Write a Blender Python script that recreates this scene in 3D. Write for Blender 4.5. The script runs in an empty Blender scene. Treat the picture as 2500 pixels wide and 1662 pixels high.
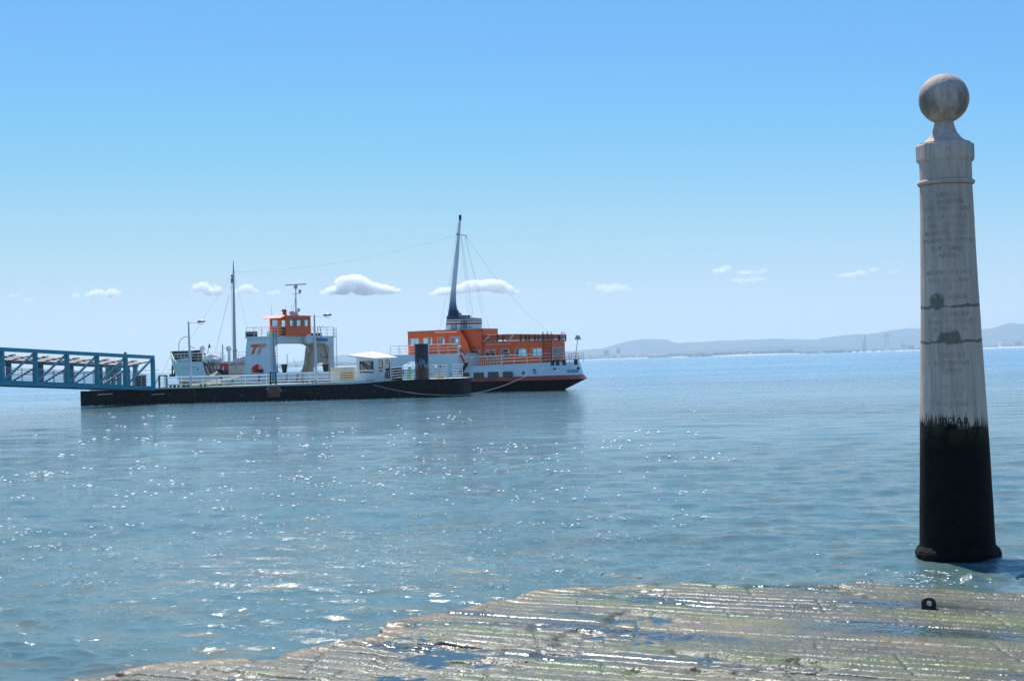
import bpy, bmesh, math, random
import numpy as np
from mathutils import Vector, Matrix, noise
from mathutils.geometry import tessellate_polygon
random.seed(7)
R = math.radians
scene = bpy.context.scene
col = scene.collection

# ------------------------------------------------------------------ camera
FPX = 3700.0; H = 3.0; PITCH = math.atan(51 / 3700); ROLL = math.atan(0.0281)
fw = Vector((0, math.cos(PITCH), math.sin(PITCH)))
r0 = Vector((1, 0, 0)); u0 = r0.cross(fw)
up = u0 * math.cos(ROLL) + r0 * math.sin(ROLL)
rt = r0 * math.cos(ROLL) - u0 * math.sin(ROLL)
CAM = Vector((0, 0, H))
cam_d = bpy.data.cameras.new('camera'); cam = bpy.data.objects.new('camera', cam_d); col.objects.link(cam)
cam_d.sensor_width = 36; cam_d.lens = FPX / 2500 * 36; cam_d.clip_start = 0.1; cam_d.clip_end = 90000
M = Matrix((rt, up, -fw)).transposed().to_4x4(); M.translation = CAM
cam.matrix_world = M
scene.camera = cam

def ray(px, py):
    return (fw * FPX + rt * (px - 1250) + up * (831 - py))
def P(px, py, Y):                       # world point of a pixel at distance Y
    d = ray(px, py); return CAM + d * (Y / d.y)
def G(px, py, z=0.0):                   # world point of a pixel on a level plane
    d = ray(px, py); return CAM + d * ((z - H) / d.z)
class Frame:                            # local frame of a thing: u along, v away, z up
    def __init__(s, o, ang):
        s.o = Vector((o[0], o[1], 0)); s.ang = ang
        s.U = Vector((math.cos(ang), math.sin(ang), 0)); s.V = Vector((-math.sin(ang), math.cos(ang), 0))
    def at(s, px, py, v):               # (u, z) on the plane v = const
        d = ray(px, py); t = ((s.o - CAM).dot(s.V) + v) / d.dot(s.V)
        p = CAM + d * t; return (p - s.o).dot(s.U), p.z
    def atu(s, px, py, u):              # (v, z) on the plane u = const
        d = ray(px, py); t = ((s.o - CAM).dot(s.U) + u) / d.dot(s.U)
        p = CAM + d * t; return (p - s.o).dot(s.V), p.z
    def w(s, u, v, z): return s.o + s.U * u + s.V * v + Vector((0, 0, z))
    def loc(s, p):
        q = Vector(p) - s.o; return Vector((q.dot(s.U), q.dot(s.V), p[2]))

# ------------------------------------------------------------------ materials
MATS = {}
def nd(nt, t, **k):
    n = nt.nodes.new(t)
    for a, b in k.items(): setattr(n, a, b)
    return n
def mat(name, color, rough=0.5, metal=0.0, var=0.10, vscale=1.5, bump=0.0, bscale=30.0, streak=None, streak_amt=0.0,
        stretch=(1, 1, 1), spec=0.5, coat=0.0, trans=0.0):
    if name in MATS: return MATS[name]
    m = bpy.data.materials.new(name); m.use_nodes = True; nt = m.node_tree; L = nt.links
    b = nt.nodes['Principled BSDF']
    tc = nd(nt, 'ShaderNodeTexCoord'); mp = nd(nt, 'ShaderNodeMapping'); mp.inputs['Scale'].default_value = stretch
    L.new(tc.outputs['Object'], mp.inputs[0])
    n1 = nd(nt, 'ShaderNodeTexNoise'); n1.inputs['Scale'].default_value = vscale; n1.inputs['Detail'].default_value = 6
    n1.inputs['Roughness'].default_value = 0.65
    L.new(mp.outputs[0], n1.inputs['Vector'])
    cr = nd(nt, 'ShaderNodeValToRGB'); e = cr.color_ramp.elements
    e[0].position = 0.25; e[1].position = 0.75
    e[0].color = [c * (1 - var) for c in color] + [1]; e[1].color = [min(1, c * (1 + var)) for c in color] + [1]
    L.new(n1.outputs[0], cr.inputs[0]); out = cr.outputs[0]
    if streak:
        m2 = nd(nt, 'ShaderNodeMapping'); m2.inputs['Scale'].default_value = (5, 5, 0.45)
        L.new(tc.outputs['Object'], m2.inputs[0])
        n2 = nd(nt, 'ShaderNodeTexNoise'); n2.inputs['Scale'].default_value = 1.2; n2.inputs['Detail'].default_value = 7
        n2.inputs['Roughness'].default_value = 0.7
        L.new(m2.outputs[0], n2.inputs['Vector'])
        c2 = nd(nt, 'ShaderNodeValToRGB'); c2.color_ramp.elements[0].position = 0.5; c2.color_ramp.elements[1].position = 0.72
        c2.color_ramp.elements[1].color = (streak_amt,) * 3 + (1,)
        L.new(n2.outputs[0], c2.inputs[0])
        mx = nd(nt, 'ShaderNodeMixRGB'); mx.inputs[2].default_value = list(streak) + [1]
        L.new(c2.outputs[0], mx.inputs[0]); L.new(out, mx.inputs[1]); out = mx.outputs[0]
    L.new(out, b.inputs['Base Color'])
    b.inputs['Roughness'].default_value = rough; b.inputs['Metallic'].default_value = metal
    b.inputs['Specular IOR Level'].default_value = spec; b.inputs['Coat Weight'].default_value = coat
    if bump:
        n3 = nd(nt, 'ShaderNodeTexNoise'); n3.inputs['Scale'].default_value = bscale; n3.inputs['Detail'].default_value = 5
        L.new(mp.outputs[0], n3.inputs['Vector'])
        bp = nd(nt, 'ShaderNodeBump'); bp.inputs['Strength'].default_value = bump; bp.inputs['Distance'].default_value = 0.02
        L.new(n3.outputs[0], bp.inputs['Height']); L.new(bp.outputs[0], b.inputs['Normal'])
    if trans:
        tl = nd(nt, 'ShaderNodeBsdfTranslucent'); L.new(out, tl.inputs[0])
        ms = nd(nt, 'ShaderNodeMixShader'); ms.inputs[0].default_value = trans
        L.new(b.outputs[0], ms.inputs[1]); L.new(tl.outputs[0], ms.inputs[2])
        L.new(ms.outputs[0], nt.nodes['Material Output'].inputs[0])
    MATS[name] = m; return m

WHITE = mat('ship_white', (0.80, 0.80, 0.79), 0.45, var=0.05, streak=(0.45, 0.36, 0.27), streak_amt=0.35)
INNER_BOUNCE = mat('inner_white_bounce', (0.80, 0.68, 0.60), 0.5, var=0.06, streak=(0.45, 0.33, 0.22), streak_amt=0.3)  # white paint with warm bounced sunlight put into its colour
RAILW = mat('rail_white', (0.80, 0.80, 0.78), 0.45, var=0.08, vscale=6)
ORANGE = mat('ship_orange', (1.0, 0.122, 0.014), 0.42, var=0.07, streak=(0.50, 0.10, 0.04), streak_amt=0.45)
ORANGE_PALE = mat('faded_orange', (0.62, 0.13, 0.07), 0.6, var=0.10)
RED = mat('signal_red', (0.65, 0.03, 0.03), 0.4, var=0.05)
BOOT = mat('hull_red', (0.50, 0.075, 0.04), 0.5, var=0.15, streak=(0.28, 0.08, 0.05), streak_amt=0.5)
BLACK = mat('hull_black', (0.010, 0.011, 0.015), 0.6, spec=0.1, var=0.35, streak=(0.07, 0.055, 0.045), streak_amt=0.28)
DARK = mat('dark_iron', (0.022, 0.022, 0.026), 0.5, var=0.3)
NAVY = mat('funnel_navy', (0.012, 0.030, 0.075), 0.4, var=0.15)
GREY = mat('mast_grey', (0.42, 0.45, 0.50), 0.5, var=0.08)
DGREEN = mat('dark_green_paint', (0.025, 0.085, 0.060), 0.55, var=0.3)
PGREEN = mat('pale_green_paint', (0.48, 0.68, 0.52), 0.55, var=0.08)
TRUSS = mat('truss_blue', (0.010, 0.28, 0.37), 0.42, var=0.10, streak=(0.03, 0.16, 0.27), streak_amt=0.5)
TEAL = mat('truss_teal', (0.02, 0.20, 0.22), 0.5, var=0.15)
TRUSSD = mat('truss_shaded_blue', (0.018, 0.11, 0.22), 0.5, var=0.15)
ROOF = mat('corrugated_sheet', (0.80, 0.76, 0.72), 0.6, var=0.2, vscale=3, trans=0.45)
RUST = mat('rusty_steel', (0.20, 0.075, 0.04), 0.8, var=0.4, vscale=4, bump=0.6)
RUBBER = mat('rubber', (0.012, 0.012, 0.012), 0.8, var=0.2)
IVORY = mat('ivory_paint', (0.72, 0.66, 0.48), 0.5, var=0.06, streak=(0.45, 0.3, 0.15), streak_amt=0.4)
AMBER = mat('amber_grille', (0.60, 0.28, 0.07), 0.6, var=0.15)
DECK = mat('pontoon_deck', (0.62, 0.68, 0.58), 0.7, var=0.12)
ROPE = mat('rope', (0.38, 0.36, 0.30), 0.9, var=0.2, vscale=20)
WIRE = mat('wire', (0.12, 0.13, 0.15), 0.6)
CANVAS = mat('white_canvas', (0.78, 0.78, 0.80), 0.8, var=0.05, bump=0.5, bscale=4)
LAMP = mat('lamp_head', (0.05, 0.07, 0.12), 0.35, var=0.1)
BROWNRED = mat('horn_red_brown', (0.25, 0.06, 0.045), 0.5)
LETTER = mat('hull_lettering', (0.06, 0.12, 0.22), 0.5)
FRAMEM = mat('window_frame_metal', (0.62, 0.55, 0.50), 0.5, var=0.06)

def glass(name='window_glass', tint=(0.80, 0.90, 0.94), refl=0.12):
    if name in MATS: return MATS[name]
    m = bpy.data.materials.new(name); m.use_nodes = True; nt = m.node_tree; L = nt.links
    for n in list(nt.nodes):
        if n.type == 'BSDF_PRINCIPLED': nt.nodes.remove(n)
    t = nd(nt, 'ShaderNodeBsdfTransparent'); t.inputs[0].default_value = (*tint, 1)
    g = nd(nt, 'ShaderNodeBsdfGlossy'); g.inputs['Roughness'].default_value = 0.03
    tc = nd(nt, 'ShaderNodeTexCoord'); n = nd(nt, 'ShaderNodeTexNoise'); n.inputs['Scale'].default_value = 3
    L.new(tc.outputs['Object'], n.inputs['Vector'])
    mr = nd(nt, 'ShaderNodeMapRange'); mr.inputs['To Min'].default_value = refl * 0.6; mr.inputs['To Max'].default_value = refl * 1.6
    L.new(n.outputs[0], mr.inputs[0])
    mx = nd(nt, 'ShaderNodeMixShader'); L.new(mr.outputs[0], mx.inputs[0])
    L.new(t.outputs[0], mx.inputs[1]); L.new(g.outputs[0], mx.inputs[2])
    L.new(mx.outputs[0], nt.nodes['Material Output'].inputs[0])
    MATS[name] = m; return m
GLASS = glass()
DGLASS = mat('dim_glass', (0.05, 0.07, 0.09), 0.12, var=0.5, vscale=2)

# ------------------------------------------------------------------ mesh builder
class MB:
    def __init__(s): s.v = []; s.f = []; s.m = []; s.cur = 0
    def add(s, vs, fs):
        o = len(s.v); s.v += [tuple(x) for x in vs]
        for f in fs: s.f.append([i + o for i in f]); s.m.append(s.cur)
    def box(s, x0, x1, y0, y1, z0, z1):
        s.add([(x0, y0, z0), (x1, y0, z0), (x1, y1, z0), (x0, y1, z0), (x0, y0, z1), (x1, y0, z1), (x1, y1, z1), (x0, y1, z1)],
              [(3, 2, 1, 0), (4, 5, 6, 7), (0, 1, 5, 4), (1, 2, 6, 5), (2, 3, 7, 6), (3, 0, 4, 7)])
    def bar(s, a, b, w, h=None, upv=(0, 0, 1)):           # square bar a-b
        a = Vector(a); b = Vector(b); h = h or w; d = (b - a).normalized(); U_ = Vector(upv)
        if abs(d.dot(U_)) > 0.98: U_ = Vector((0, 1, 0))
        x = d.cross(U_).normalized() * w / 2; y = x.cross(d).normalized() * h / 2
        vs = [a - x - y, a + x - y, a + x + y, a - x + y, b - x - y, b + x - y, b + x + y, b - x + y]
        s.add(vs, [(0, 1, 2, 3), (7, 6, 5, 4), (0, 4, 5, 1), (1, 5, 6, 2), (2, 6, 7, 3), (3, 7, 4, 0)])
    def tube(s, pts, r, n=8, cap=True):                   # r: number or list
        pts = [Vector(p) for p in pts]; rr = r if isinstance(r, (list, tuple)) else [r] * len(pts)
        vs = []; fs = []; prev = None
        for i, p in enumerate(pts):
            d = (pts[min(i + 1, len(pts) - 1)] - pts[max(i - 1, 0)]).normalized()
            x = d.orthogonal().normalized() if prev is None else (prev - d * prev.dot(d)).normalized()
            prev = x; y = d.cross(x)
            for k in range(n):
                a = 2 * math.pi * k / n; vs.append(p + (x * math.cos(a) + y * math.sin(a)) * rr[i])
        for i in range(len(pts) - 1):
            for k in range(n):
                fs.append((i * n + k, i * n + (k + 1) % n, (i + 1) * n + (k + 1) % n, (i + 1) * n + k))
        if cap: fs.append(tuple(range(n - 1, -1, -1))); fs.append(tuple((len(pts) - 1) * n + k for k in range(n)))
        s.add(vs, fs)
    def lathe(s, prof, n=24, c=(0, 0), wob=None):         # prof: (r, z)
        vs = []; fs = []
        for i, (r, z) in enumerate(prof):
            for k in range(n):
                a = 2 * math.pi * k / n; vs.append((c[0] + r * math.cos(a), c[1] + r * math.sin(a), z))
        for i in range(len(prof) - 1):
            for k in range(n):
                fs.append((i * n + k, i * n + (k + 1) % n, (i + 1) * n + (k + 1) % n, (i + 1) * n + k))
        fs.append(tuple(range(n - 1, -1, -1))); fs.append(tuple((len(prof) - 1) * n + k for k in range(n)))
        s.add(vs, fs)
    def ball(s, c, r, n=12, sc=(1, 1, 1)):
        vs = []; fs = []; c = Vector(c)
        for i in range(n + 1):
            t = math.pi * i / n
            for k in range(2 * n):
                a = math.pi * k / n
                vs.append((c.x + r * sc[0] * math.sin(t) * math.cos(a), c.y + r * sc[1] * math.sin(t) * math.sin(a), c.z - r * sc[2] * math.cos(t)))
        for i in range(n):
            for k in range(2 * n):
                fs.append((i * 2 * n + k, i * 2 * n + (k + 1) % (2 * n), (i + 1) * 2 * n + (k + 1) % (2 * n), (i + 1) * 2 * n + k))
        s.add(vs, fs)
    def torus(s, c, R_, r, ax='y', n=18, m=8, a0=0, a1=2 * math.pi):
        pts = []
        full = abs(a1 - a0 - 2 * math.pi) < 1e-6
        for k in range(n + 1):
            a = a0 + (a1 - a0) * k / n
            q = (math.cos(a) * R_, math.sin(a) * R_)
            pts.append(Vector(c) + (Vector((q[0], 0, q[1])) if ax == 'y' else Vector((0, q[0], q[1])) if ax == 'x' else Vector((q[0], q[1], 0))))
        s.tube(pts, r, m, cap=not full)
    def plate(s, loops, f3, off):                         # 2-D outline with holes -> slab; f3(a,b)->Vector, off: thickness vector
        off = Vector(off); n2 = [Vector((p[0], p[1], 0)) for l in loops for p in l]
        tris = tessellate_polygon([[Vector((p[0], p[1], 0)) for p in l] for l in loops])
        a = [Vector(f3(p.x, p.y)) for p in n2]; b = [p + off for p in a]; n = len(a)
        fs = [tuple(t) for t in tris] + [tuple(i + n for i in reversed(t)) for t in tris]
        k = 0
        for l in loops:
            for i in range(len(l)):
                j = (i + 1) % len(l); fs.append((k + i, k + j, n + k + j, n + k + i))
            k += len(l)
        s.add(a + b, fs)
    def build(s, name, mats, parent=None, smooth=False, loc=None):
        me = bpy.data.meshes.new(name); me.from_pydata(s.v, [], s.f)
        mats = mats if isinstance(mats, (list, tuple)) else [mats]
        for m in mats: me.materials.append(m)
        if len(mats) > 1:
            for p, i in zip(me.polygons, s.m): p.material_index = i
        bm = bmesh.new(); bm.from_mesh(me); bmesh.ops.recalc_face_normals(bm, faces=bm.faces); bm.to_mesh(me); bm.free()
        if smooth:
            me.polygons.foreach_set('use_smooth', [True] * len(me.polygons))
            me.set_sharp_from_angle(angle=R(38))
        o = bpy.data.objects.new(name, me); col.objects.link(o)
        if parent: o.parent = parent
        if loc is not None: o.location = loc
        return o
def tag(o, label=None, cat=None, group=None, kind=None):
    if label: o['label'] = label
    if cat: o['category'] = cat
    if group: o['group'] = group
    if kind: o['kind'] = kind
    return o
def empty(name, loc, ang=0, **k):
    o = bpy.data.objects.new(name, None); col.objects.link(o); o.location = loc; o.rotation_euler.z = ang
    o.empty_display_size = 0.2; tag(o, **k); return o
def copy_tree(o, parent=None):
    c = o.copy(); col.objects.link(c)
    if parent: c.parent = parent
    for ch in list(o.children): copy_tree(ch, c)
    return c
def rect(a0, a1, b0, b1): return [(a0, b0), (a1, b0), (a1, b1), (a0, b1)]
def rrect(a0, a1, b0, b1, r, n=4):
    out = []
    for cx, cy, s0 in ((a1 - r, b0 + r, -90), (a1 - r, b1 - r, 0), (a0 + r, b1 - r, 90), (a0 + r, b0 + r, 180)):
        for k in range(n + 1):
            a = R(s0 + 90 * k / n); out.append((cx + r * math.cos(a), cy + r * math.sin(a)))
    return out
def sag(a, b, drop, n=16):
    a = Vector(a); b = Vector(b)
    return [a.lerp(b, i / n) - Vector((0, 0, drop * 4 * (i / n) * (1 - i / n))) for i in range(n + 1)]
def text_mesh(txt, size, thick=0.01):
    cu = bpy.data.curves.new('t', 'FONT'); cu.body = txt; cu.size = size; cu.extrude = thick / 2; cu.resolution_u = 2
    cu.align_x = 'CENTER'
    o = bpy.data.objects.new('t', cu); col.objects.link(o)
    dg = bpy.context.evaluated_depsgraph_get(); me = bpy.data.meshes.new_from_object(o.evaluated_get(dg))
    vs = [v.co.copy() for v in me.vertices]; fs = [tuple(p.vertices) for p in me.polygons]
    bpy.data.objects.remove(o); bpy.data.curves.remove(cu); bpy.data.meshes.remove(me)
    return vs, fs
SKY_STR = 0.096; SUN_STR = 5.0; EXPO = 0.17; DENOISE = True; PREF = 'NONE'
W_NEAR = (0.092, 0.165, 0.158); W_SILT = (0.170, 0.185, 0.125); W_FAR = (0.004, 0.205, 0.39); W_ROUGH = 0.08
HAZE_D = 0.000085; CLOUDS = True
# ------------------------------------------------------------------ light and sky
SUN_AZ = R(-15)      # from +Y toward +X
SUN_EL = R(54)
w = bpy.data.worlds.new('World'); scene.world = w; w.use_nodes = True; nt = w.node_tree
bg = nt.nodes['Background']; sky = nd(nt, 'ShaderNodeTexSky', sky_type='NISHITA')
sky.sun_disc = False; sky.sun_elevation = SUN_EL; sky.sun_rotation = SUN_AZ
sky.altitude = 0; sky.air_density = 1.0; sky.dust_density = 0.0; sky.ozone_density = 6.0
# camera-like tone of the sky: deeper blue overhead, softer toward the horizon
m1 = nd(nt, 'ShaderNodeVectorMath', operation='SCALE'); m1.inputs['Scale'].default_value = 0.1
m2 = nd(nt, 'ShaderNodeVectorMath', operation='SCALE'); m2.inputs['Scale'].default_value = 10
cv = nd(nt, 'ShaderNodeRGBCurve')
for ch, pts in enumerate(([(0, 0), (.06, .06), (.12, .09), (.19, .115), (.252, .142), (.326, .195), (.429, .295), (.636, .43), (.835, .51), (1, .55)], [(0, 0), (.12, .17), (.237, .30), (.357, .365), (.455, .425), (.56, .52), (.678, .59), (.833, .635), (.89, .65), (1, .67)],
                          [(0, 0), (.26, .42), (.44, .66), (.60, .80), (.735, .84), (.793, .865), (.87, .85), (.908, .82), (1, .79)])):
    c_ = cv.mapping.curves[ch]
    c_.points[0].location = pts[0]; c_.points[1].location = pts[-1]
    for p_ in pts[1:-1]: c_.points.new(*p_)
cv.mapping.use_clip = True; cv.mapping.update()
tcw = nd(nt, 'ShaderNodeTexCoord'); spw = nd(nt, 'ShaderNodeSeparateXYZ'); nt.links.new(tcw.outputs['Generated'], spw.inputs[0])
hz_ = nd(nt, 'ShaderNodeMapRange'); hz_.interpolation_type = 'SMOOTHSTEP'; hz_.inputs['From Min'].default_value = 0.15; hz_.inputs['From Max'].default_value = 0.0; nt.links.new(spw.outputs[2], hz_.inputs[0])
wt = nd(nt, 'ShaderNodeMixRGB', blend_type='MULTIPLY'); wt.inputs[2].default_value = (1.24, 1.07, 0.885, 1); nt.links.new(hz_.outputs[0], wt.inputs[0])
nt.links.new(sky.outputs[0], m1.inputs[0]); nt.links.new(m1.outputs[0], cv.inputs['Color']); nt.links.new(cv.outputs[0], wt.inputs[1]); nt.links.new(wt.outputs[0], m2.inputs[0])
nt.links.new(m2.outputs[0], bg.inputs[0]); bg.inputs[1].default_value = SKY_STR
sl = bpy.data.lights.new('sun', 'SUN'); sl.energy = SUN_STR; sl.angle = R(0.53); sl.color = (1.0, 0.955, 0.88)
so = bpy.data.objects.new('sun', sl); col.objects.link(so)
sd = Vector((math.sin(SUN_AZ) * math.cos(SUN_EL), math.cos(SUN_AZ) * math.cos(SUN_EL), math.sin(SUN_EL)))
so.rotation_euler = sd.to_track_quat('Z', 'Y').to_euler(); so.location = (0, 0, 40)
vs_ = scene.view_settings; vs_.view_transform = 'Standard'; vs_.look = 'None'; vs_.exposure = EXPO; vs_.gamma = 1
scene.cycles.volume_bounces = 16; scene.cycles.max_bounces = 24; scene.cycles.transparent_max_bounces = 12
scene.cycles.use_denoising = DENOISE; scene.cycles.denoising_prefilter = PREF
scene.cycles.sample_clamp_indirect = 6

# ------------------------------------------------------------------ water
def water_mesh():
    rs = [9.0]
    while rs[-1] < 900:
        r = rs[-1]; rs.append(r + min(max(0.03, r * r / 9000), r * 0.035))
    rs += [1100, 1400, 2200, 3600, 6000, 9000, 12400]
    rs = np.array(rs); th = np.radians(np.linspace(-33, 33, 1250))
    Rg, Tg = np.meshgrid(rs, th, indexing='ij')
    X = Rg * np.sin(Tg); Y = Rg * np.cos(Tg); Z = np.zeros_like(X); DX = np.zeros_like(X); DY = np.zeros_like(X)
    dr = np.gradient(rs)[:, None]
    rng = np.random.RandomState(5)
    N = 90
    lam = np.exp(rng.uniform(np.log(0.17), np.log(5.0), N))
    for l in lam:
        a = R(248) + rng.normal(0, 0.62 if l < 1.2 else 0.4)           # travel toward the quay, slightly to the left
        k = 2 * math.pi / l; kx, ky = math.cos(a) * k, math.sin(a) * k
        amp = 0.0055 * (l if l < 0.6 else 0.6 * (l / 0.6) ** 0.2) * rng.uniform(0.6, 1.3)
        fade = np.clip((l / (dr * 3.0)) - 0.6, 0, 1)
        g = 0.75 + 0.25 * np.sin(X * 0.31 / l ** .3 + rng.uniform(0, 6)) * np.sin(Y * 0.23 / l ** .3 + rng.uniform(0, 6))
        ph = kx * X + ky * Y + rng.uniform(0, 6.28)
        Z += amp * g * fade * np.sin(ph); q = amp * 0.9 * fade * g
        DX += q * math.cos(a) * np.cos(ph); DY += q * math.sin(a) * np.cos(ph)
    # wavelet thrown up round the foot of the column
    d = np.hypot(X - WCX, (Y - WCY)); 
    wash = np.exp(-((Y - (COLY - 2.2)) / 0.62) ** 2) * np.exp(-((X - COLX + 0.25) / 0.75) ** 2)
    Z += 0.03 * np.exp(-((Y - (COLY - 2.0) - 0.25 * (X - COLX)) / 0.2) ** 2) * np.exp(-((X - COLX + 0.1) / 0.6) ** 2)
    for _ in range(26):
        l = rng.uniform(.16, .5); a = rng.uniform(0, 6.28); k = 6.283 / l; Z += wash * .0066 * l / .3 * np.sin(k * (X * math.cos(a) + Y * math.sin(a)) + rng.uniform(0, 6))
    X2 = X + DX; Y2 = Y + DY
    nr, nc = X.shape
    co = np.stack([X2, Y2, Z], -1).reshape(-1, 3)
    i = np.arange(nr - 1)[:, None] * nc + np.arange(nc - 1)[None]
    q = np.stack([i, i + nc, i + nc + 1, i + 1], -1).reshape(-1, 4)[:, ::-1]
    return co, q
def grid_obj(name, co, q, m):
    me = bpy.data.meshes.new(name); me.vertices.add(len(co)); me.vertices.foreach_set('co', co.astype(np.float32).ravel())
    me.loops.add(q.size); me.loops.foreach_set('vertex_index', q.astype(np.int32).ravel())
    me.polygons.add(len(q)); me.polygons.foreach_set('loop_start', np.arange(0, q.size, 4, dtype=np.int32))
    me.update(calc_edges=True); me.polygons.foreach_set('use_smooth', np.ones(len(q), bool)); me.materials.append(m)
    o = bpy.data.objects.new(name, me); col.objects.link(o); return o

def water_mat():
    m = bpy.data.materials.new('river_water'); m.use_nodes = True; nt = m.node_tree; L = nt.links
    b = nt.nodes['Principled BSDF']; tc = nd(nt, 'ShaderNodeTexCoord')
    def noise_(sc, scale, det=4, rough=0.55, rot=-0.35):
        mp = nd(nt, 'ShaderNodeMapping'); mp.inputs['Scale'].default_value = sc; mp.inputs['Rotation'].default_value = (0, 0, rot)
        L.new(tc.outputs['Object'], mp.inputs[0])
        n = nd(nt, 'ShaderNodeTexNoise'); n.inputs['Scale'].default_value = scale; n.inputs['Detail'].default_value = det
        n.inputs['Roughness'].default_value = rough; L.new(mp.outputs[0], n.inputs['Vector']); return n.outputs[0]
    def ramp(src, a, b_, ca=(0, 0, 0), cb=(1, 1, 1)):
        r = nd(nt, 'ShaderNodeValToRGB'); e = r.color_ramp.elements
        e[0].position = a; e[1].position = b_; e[0].color = (*ca, 1); e[1].color = (*cb, 1); L.new(src, r.inputs[0]); return r.outputs[0]
    def mth(op, a, b_=None):
        n = nd(nt, 'ShaderNodeMath', operation=op)
        for i, x in enumerate((a, b_)):
            if x is None: continue
            if isinstance(x, (int, float)): n.inputs[i].default_value = x
            else: L.new(x, n.inputs[i])
        return n.outputs[0]
    fine = noise_((1, 2.2, 1), 7.0, 5, 0.6)
    mid = noise_((0.6, 1.5, 1), 0.9, 3, 0.5, -0.2)
    wind = ramp(noise_((0.25, 1.0, 1), 0.035, 4, 0.55, -0.06), 0.42, 0.62, (0.35,) * 3, (1,) * 3)  # calmer and ruffled lanes
    big = noise_((0.5, 1.2, 1), 0.22, 2, 0.5, -0.15)
    sep = nd(nt, 'ShaderNodeSeparateXYZ'); L.new(tc.outputs['Object'], sep.inputs[0])
    far = nd(nt, 'ShaderNodeMapRange'); far.inputs['From Min'].default_value = 28; far.inputs['From Max'].default_value = 70
    L.new(sep.outputs[1], far.inputs[0])
    cell = nd(nt, 'ShaderNodeTexVoronoi'); cm_ = nd(nt, 'ShaderNodeMapping'); cm_.inputs['Scale'].default_value = (1, 1.0, 1); L.new(tc.outputs['Object'], cm_.inputs[0]); L.new(cm_.outputs[0], cell.inputs['Vector']); cell.inputs['Scale'].default_value = 2.6
    cone = nd(nt, 'ShaderNodeMapRange'); cone.interpolation_type = 'SMOOTHSTEP'; cone.inputs['From Min'].default_value = 0.22; cone.inputs['From Max'].default_value = 0.0; L.new(cell.outputs['Distance'], cone.inputs[0])
    cp = ramp(noise_((0.7, 1, 1), 0.16, 3, 0.6), 0.47, 0.60)
    peak = mth('MULTIPLY', mth('MULTIPLY', cone.outputs[0], cp), 0.045)
    h = mth('ADD', mth('MULTIPLY', fine, 0.026), mth('MULTIPLY', mth('MULTIPLY', mid, far.outputs[0]), 0.30))
    h = mth('ADD', h, mth('MULTIPLY', mth('MULTIPLY', big, far.outputs[0]), 0.35))
    h = mth('ADD', mth('ADD', h, peak), mth('MULTIPLY', noise_((1, 1.6, 1), 24.0, 3, 0.6), 0.0065))
    bp = nd(nt, 'ShaderNodeBump'); bp.inputs['Distance'].default_value = 1.0
    L.new(wind, bp.inputs['Strength']); L.new(h, bp.inputs['Height']); L.new(bp.outputs[0], b.inputs['Normal'])
    # silt-green near the quay, clearer and bluer out in the channel
    chan = nd(nt, 'ShaderNodeMapRange'); chan.inputs['From Min'].default_value = 110; chan.inputs['From Max'].default_value = 330
    L.new(mth('ADD', sep.outputs[1], mth('MULTIPLY', noise_((0.2, 1, 1), 0.02, 3), 60)), chan.inputs[0])
    c1 = nd(nt, 'ShaderNodeMixRGB'); L.new(chan.outputs[0], c1.inputs[0])
    silt = nd(nt, 'ShaderNodeMixRGB'); silt.inputs[1].default_value = (*W_NEAR, 1); silt.inputs[2].default_value = (*W_SILT, 1); L.new(ramp(noise_((0.6, 1.6, 1), 1.1, 4, .6), 0.48, 0.66), silt.inputs[0]); L.new(silt.outputs[0], c1.inputs[1]); c1.inputs[2].default_value = (*W_FAR, 1)
    c2 = nd(nt, 'ShaderNodeMixRGB', blend_type='MULTIPLY'); c2.inputs[0].default_value = 1
    L.new(c1.outputs[0], c2.inputs[1]); L.new(ramp(noise_((0.5, 1, 1), 0.5, 4), 0.3, 0.7, (0.85,) * 3, (1.15,) * 3), c2.inputs[2])
    # foam flecks
    fpatch = ramp(noise_((1, 1, 1), 0.28, 3), 0.52, 0.68)
    fl = ramp(noise_((1.0, 2.6, 1), 4.2, 2, 0.5, -0.15), 0.705, 0.735)
    nearm = nd(nt, 'ShaderNodeMapRange'); nearm.inputs['From Min'].default_value = 34; nearm.inputs['From Max'].default_value = 17
    L.new(sep.outputs[1], nearm.inputs[0])
    foam = mth('MULTIPLY', mth('MULTIPLY', fl, fpatch), nearm.outputs[0])
    # broken foam line along the barge and the ferry
    c3 = nd(nt, 'ShaderNodeMixRGB'); L.new(foam, c3.inputs[0]); L.new(c2.outputs[0], c3.inputs[1]); c3.inputs[2].default_value = (0.85, 0.85, 0.82, 1)
    L.new(c3.outputs[0], b.inputs['Base Color'])
    L.new(mth('ADD', mth('MULTIPLY', foam, 0.5), W_ROUGH), b.inputs['Roughness']); b.inputs['IOR'].default_value = 1.333
    return m
COLX, COLY = 6.37, 22.0
WCX, WCY = COLX, COLY
water = grid_obj('water', *water_mesh(), water_mat()); tag(water, 'choppy blue green river water glittering in the sun', kind='structure')

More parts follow.
